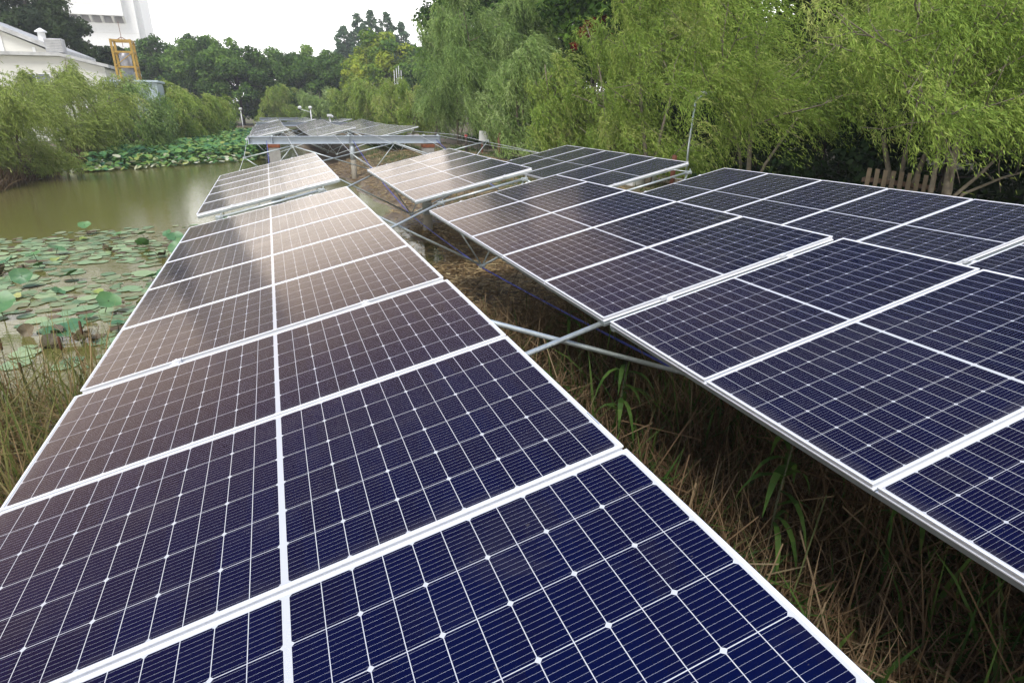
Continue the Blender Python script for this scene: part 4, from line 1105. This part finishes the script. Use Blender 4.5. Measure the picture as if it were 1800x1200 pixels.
litter("straw_litter", np.concatenate([
    region(26000, 1.6, 7.5, 5.0, 16, lambda x, y: height(x, y) > 0.015), region(12000, 2.5, 10, 16, 36, lambda x, y: (height(x, y) > 0.015)),
    region(900, 1.0, 3.4, 6.5, 16, lambda x, y: height(x, y) <= 0.015)]), 0.06, 0.34, 0.016, 'straw', 411, "broken straw lying on the mud under the middle row")
litter("fallen_reeds", np.repeat(region(2600, 0.6, 4.6, -0.5, 8.2), 1, 0), 0.2, 0.75, 0.009, 'dryreed', 413, "bent and fallen straw-coloured stalks tangled through the dry reeds", 0.55)
litter("dead_stems", region(700, -9, -1.2, 8.2, 19, lambda x, y: y < 18.5), 0.08, 0.45, 0.008, 'dryreed', 412, "thin dead lotus stems lying between the floating leaves")

# single plants that stand out
def reed_plant(x, y, H, n, seed, label, mat='reedgreen'):
    rng2 = np.random.default_rng(seed)
    zb = float(height(x, y))
    root = empty("reed_plant", (x, y, zb), label, "reed", "leafy reeds standing out of the dry stalks")
    m = MB(); m.tube([(0, 0, -0.05), (0.02, 0.01, H * 0.6), (0.05, 0.0, H)], [0.008, 0.007, 0.004], 6); m.build("stem", M['stalk'], root, True)
    P, T = [], []
    for k in range(n):
        a = rng2.uniform(0, 2 * PI); f = rng2.uniform(0.45, 1.0); L = rng2.uniform(0.28, 0.5); wdt = rng2.uniform(0.026, 0.042)
        b0 = np.array([0.03 * f, 0, H * f]); o = np.array([math.cos(a), math.sin(a), 0]); s_ = np.array([-math.sin(a), math.cos(a), 0])
        prev = None
        for i in range(6):
            g = i / 5; c = b0 + o * L * g * (0.9 - 0.25 * g) + np.array([0, 0, L * (0.45 * g - 0.95 * g * g)]); ww = wdt * math.sin(PI * min(1, 0.15 + 0.85 * g)) * 0.5 + 0.001
            cur = (c - s_ * ww, c + s_ * ww)
            if prev is not None: P.append([prev[0], prev[1], cur[1], cur[0]]); T.append(rng2.uniform(0.2, 0.8))
            prev = cur
    quads_mesh("leaves", np.array(P), np.array(T), M[mat], root)
reed_plant(2.62, 2.35, 1.05, 13, 501, "big leafy green reed by the lower edge of the foreground panel")
reed_plant(2.45, 3.95, 0.95, 12, 502, "leafy green reed at the panel corner beside the barcode sticker")
reed_plant(2.05, 5.0, 0.7, 9, 503, "small leafy green reed where the two tubes cross")
reed_plant(3.5, 2.1, 0.9, 9, 504, "arching pale green reed close under the middle row's edge")
reed_plant(2.9, 5.9, 0.75, 8, 505, "dark green reed below the blue cable")
def cattail(x, y, H, seed, label):
    rng2 = np.random.default_rng(seed)
    root = empty("cattail", (x, y, max(0, float(height(x, y)))), label, "cattail", "cattails with brown heads")
    l_ = rng2.normal(0, 0.09, 2)
    m = MB(); m.tube([(0, 0, -0.1), (l_[0] * .5, l_[1] * .5, H * 0.6), (l_[0], l_[1], H)], [0.005, 0.004, 0.002], 5); m.build("stem", M['stalk'], root, True)
    m = MB(); m.tube([(l_[0] * .8, l_[1] * .8, H * 0.80), (l_[0] * .82, l_[1] * .82, H * 0.82), (l_[0] * .92, l_[1] * .92, H * 0.93), (l_[0] * .94, l_[1] * .94, H * 0.945)], [0.004, 0.013, 0.013, 0.004], 8); m.build("seed_head", M['cattail'], root, True)
for i, (x, y, H, lb) in enumerate([(-2.15, 6.6, 1.0, "cattail with the fattest brown head by the panel corner"), (-2.05, 6.9, 1.05, "cattail just past the fattest one"), (-2.45, 6.5, 0.8, "low cattail leaning at the panel edge"),
                                   (-2.5, 5.7, 0.85, "cattail in the thick brown reeds"), (-2.75, 6.9, 0.9, "cattail at the open water"), (-2.62, 5.3, 0.75, "short cattail deep in the brown reeds")]):
    cattail(x, y, H, 520 + i, lb)

# lotus leaves on the water: one mesh per kind, each leaf an object of its own
def pad_mesh(name, mat, n=22, cup=0.06, wave=0.03, fold=0.0, seed=0):
    rng2 = np.random.default_rng(seed)
    rings = [0.0, 0.18, 0.55, 0.85, 1.0]
    V = [(0, 0, -cup)]; F = []
    ph = rng2.uniform(0, 6, 4)
    for ri, r in enumerate(rings[1:]):
        for k in range(n):
            a = 2 * PI * k / n
            rr = r * (1 + 0.05 * math.sin(3 * a + ph[0]) + 0.035 * math.sin(7 * a + ph[1]))
            z = -cup * (1 - r * r) + wave * r * r * (math.sin(4 * a + ph[2]) + 0.6 * math.sin(9 * a + ph[3])) + fold * abs(rr * math.sin(a)) ** 1.5
            V.append((rr * math.cos(a), rr * math.sin(a), z))
    for k in range(n): F.append((0, 1 + k, 1 + (k + 1) % n))
    for i in range(len(rings) - 2):
        for k in range(n):
            a, b_ = 1 + i * n + k, 1 + i * n + (k + 1) % n
            F.append((a, a + n, b_ + n, b_))
    me = bpy.data.meshes.new(name); me.from_pydata(V, [], F)
    me.polygons.foreach_set("use_smooth", [True] * len(F))
    me.materials.append(mat); me.update()
    return me
KINDS = {
    'flat': ([pad_mesh("lotus_leaf", M['padpale'], cup=0.02, wave=0.008, seed=s) for s in range(3)], "flat pale green lotus leaf floating on the muddy pond", "floating pale lotus leaves"),
    'deep': ([pad_mesh("lotus_leaf", M['paddeep'], cup=0.22, wave=0.07, seed=s + 5) for s in range(3)], "deep green lotus leaf raised above the water on its stalk", "raised green lotus leaves"),
    'yellow': ([pad_mesh("lotus_leaf", M['padyellow'], cup=0.05, wave=0.05, fold=0.35, seed=s + 9) for s in range(2)], "yellowing lotus leaf lying among the green ones", "yellowing lotus leaves"),
    'brown': ([pad_mesh("lotus_leaf", M['padbrown'], cup=0.15, wave=0.20, fold=0.5, seed=s + 12) for s in range(3)], "withered brown curled lotus leaf among the floating ones", "withered lotus leaves"),
}
stalk_me = None
def lotus(kind, x, y, z, r, tilt, seed):
    rng2 = random.Random(seed)
    mes, label, grp = KINDS[kind]
    o = bpy.data.objects.new("lotus_leaf", rng2.choice(mes))
    COL.objects.link(o)
    o.location = (x, y, z); o.scale = (r, r * rng2.uniform(0.85, 1.0), r)
    o.rotation_euler = (rng2.gauss(0, tilt), rng2.gauss(0, tilt), rng2.uniform(0, 6.28))
    tag(o, label, "lotus leaf", grp)
    if z > 0.09:
        m = MB(); m.tube([(0, 0, -0.02 - 0.2 * 0), (rng2.uniform(-.1, .1), rng2.uniform(-.1, .1), -(z + 0.12) / r)], 0.006 / r, 5)
        s_ = m.build("stalk", M['stalk'], o)
placed = []
rl = random.Random(31)
tries = 0
cnt = {'flat': 0, 'deep': 0, 'yellow': 0, 'brown': 0}
while len(placed) < 285 and tries < 20000:
    tries += 1
    y = 8.3 + 10.2 * rl.random() ** 0.85
    x = rl.uniform(-1.3 - 0.42 * y, -0.9 - 0.02 * y)
    if float(height(x, y)) > -0.05: continue
    dens = 0.48 + 0.52 * math.sin(x * 1.1 + 0.6 * y) * math.sin(0.9 * y - 0.5 * x)
    if y > 17.0: dens *= 0.4
    if y < 10.0: dens *= 0.55
    if rl.random() > dens + 0.12: continue
    t = rl.random()
    kind = 'flat' if t < 0.68 else 'deep' if t < 0.82 else 'brown' if t < 0.92 else 'yellow' if t < 0.95 else 'flat'
    r = {'flat': rl.uniform(0.10, 0.215), 'deep': rl.uniform(0.09, 0.18), 'yellow': rl.uniform(0.09, 0.16), 'brown': rl.uniform(0.07, 0.15)}[kind]
    if any((x - a) ** 2 + (y - b_) ** 2 < (0.55 * (r + c)) ** 2 for a, b_, c in placed): continue
    placed.append((x, y, r))
    z = {'flat': 0.008 + 0.012 * rl.random(), 'deep': rl.uniform(0.06, 0.28), 'yellow': 0.03, 'brown': rl.uniform(0.03, 0.12)}[kind]
    lotus(kind, x, y, z, r, {'flat': 0.015, 'deep': 0.35, 'yellow': 0.2, 'brown': 0.5}[kind], len(placed))
# smaller leaves past the three hundred largest
def small_pads():
    rng2 = np.random.default_rng(9); n = 2300
    y = 8.3 + 10.6 * rng2.random(n) ** 0.8; x = rng2.uniform(-1.3 - 0.46 * y, -0.9 + 0.0 * y)
    k_ = (height(x, y) < -0.05) & (np.sin(x * 1.1 + 0.6 * y) * np.sin(0.9 * y - 0.5 * x) + rng2.normal(0, 0.45, n) > -0.32) & ((y > 10.0) | (rng2.random(n) < 0.4)); x, y = x[k_], y[k_]; n = len(x); k = 10
    a = np.linspace(0, 2 * PI, k, endpoint=False)[None]
    r = rng2.uniform(0.05, 0.14, (n, 1)) * (1 + rng2.normal(0, 0.09, (n, k)))
    ph = rng2.uniform(0, 6, (n, 1)); tl = rng2.normal(0, 0.05, (n, 1))
    P = np.stack([x[:, None] + r * np.cos(a), y[:, None] + r * np.sin(a), 0.006 + 0.004 * rng2.random((n, 1)) + np.abs(r * np.sin(a + ph) * tl)], -1)
    t = np.where(rng2.random(n) < 0.18, rng2.uniform(0.7, 1.0, n), rng2.uniform(0.05, 0.6, n))
    o = quads_mesh("small_lotus_leaves", P, t, M['smallpad'])
    o["label"] = "scatter of small floating leaves and leaf scraps on the pond"; o["kind"] = "stuff"; o["category"] = "lotus leaves"
small_pads()
# the big ones one can point at
def big_leaf(x, y, z, r, label, kind='deep', rot=(0.15, -0.1, 0)):
    o = bpy.data.objects.new("lotus_leaf", KINDS[kind][0][0]); COL.objects.link(o)
    o.location = (x, y, z); o.scale = (r, r, r); o.rotation_euler = rot
    tag(o, label, "lotus leaf", "raised green lotus leaves")
    m = MB(); m.tube([(0, 0, -0.1), (0.05, 0.1, -(z + 0.12) / r)], 0.007 / r, 6); m.build("stalk", M['stalk'], o)
big_leaf(-3.0, 9.6, 0.16, 0.26, "largest raised lotus leaf, deep green, near the reeds' tips")
big_leaf(-4.15, 10.9, 0.3, 0.22, "round deep green lotus leaf cut by the picture's edge", rot=(0.5, 0.2, 0))
big_leaf(-2.65, 10.6, 0.25, 0.17, "round upright green lotus leaf close to the panel edge", rot=(0.6, -0.2, 1))
big_leaf(-2.25, 15.2, 0.35, 0.17, "bright green lotus leaf standing high at the panel edge", rot=(0.5, 0.1, 0))
big_leaf(-2.1, 14.3, 0.3, 0.2, "dark green lotus leaf half hidden by the panel edge", rot=(0.7, -0.3, 0))

# the dense lotus bed on the far side reads as one mass
def lotus_bed():
    rng2 = np.random.default_rng(88)
    n0 = 15000
    y = rng2.uniform(36.5, 84, n0); x = rng2.uniform(-11.5, 0.6, n0)
    left = np.interp(y, *XL) + 0.3
    front = np.interp(x, [-11.5, -9, -6, -2, 1], [38.5, 37.0, 39.0, 41.5, 44.0])
    right = np.interp(y, [36, 44, 60, 84], [0.4, 0.3, -0.6, -1.4])
    keep = (x > left) & (x < right) & (y > front + rng2.normal(0, 0.5, n0))
    x, y = x[keep], y[keep]; front = front[keep]; n = len(x)
    edge = np.clip((y - front) / 2.2, 0, 1)
    z = 0.08 + edge * rng2.uniform(0.15, 0.72, n)
    r = rng2.uniform(0.09, 0.20, n)
    k = 9
    a = np.linspace(0, 2 * PI, k, endpoint=False)
    nrm = unit(np.column_stack([rng2.normal(0, 0.35, n), rng2.normal(-0.12, 0.35, n), np.ones(n)]))
    e1 = unit(np.cross(nrm, np.array([0.3, 0.9, 0.1]))); e2 = np.cross(nrm, e1)
    c = np.column_stack([x, y, z])
    wob = 1 + rng2.normal(0, 0.08, (n, k))
    P = c[:, None] + r[:, None, None] * wob[..., None] * (np.cos(a)[None, :, None] * e1[:, None] + np.sin(a)[None, :, None] * e2[:, None]) + (0.25 * r)[:, None, None] * nrm[:, None]
    tri = np.stack([np.repeat(c[:, None], k, 1), P, np.roll(P, -1, 1)], 2).reshape(-1, 3, 3)
    t = np.clip(rng2.normal(0.38, 0.17, n), 0, 0.72)
    dry = (rng2.random(n) < 0.32 * (1 - edge) + 0.015)
    t = np.where(dry, rng2.uniform(0.8, 1.0, n), t)
    o = quads_mesh("lotus_bed", tri, np.repeat(t, k), M['lotusfar'])
    o["label"] = "dense bed of raised lotus leaves below the pond willows"; o["kind"] = "stuff"; o["category"] = "lotus"
lotus_bed()

# ------------------------------------------------------------------ the milky air
hm, hn, hl, hb = new_mat("haze_air")
hn.remove(hb)
pvn = hn.new("ShaderNodeVolumePrincipled")
pvn.inputs["Color"].default_value = (0.93, 0.95, 0.97, 1)
pvn.inputs["Density"].default_value = 0.0009
pvn.inputs["Anisotropy"].default_value = 0.2
hl.new(pvn.outputs[0], hn["Material Output"].inputs["Volume"])
hz = MB(); hz.box((-310, -130, -1.9), (310, 710, 70))
ho = hz.build("haze", hm); tag(ho, kind="stuff")
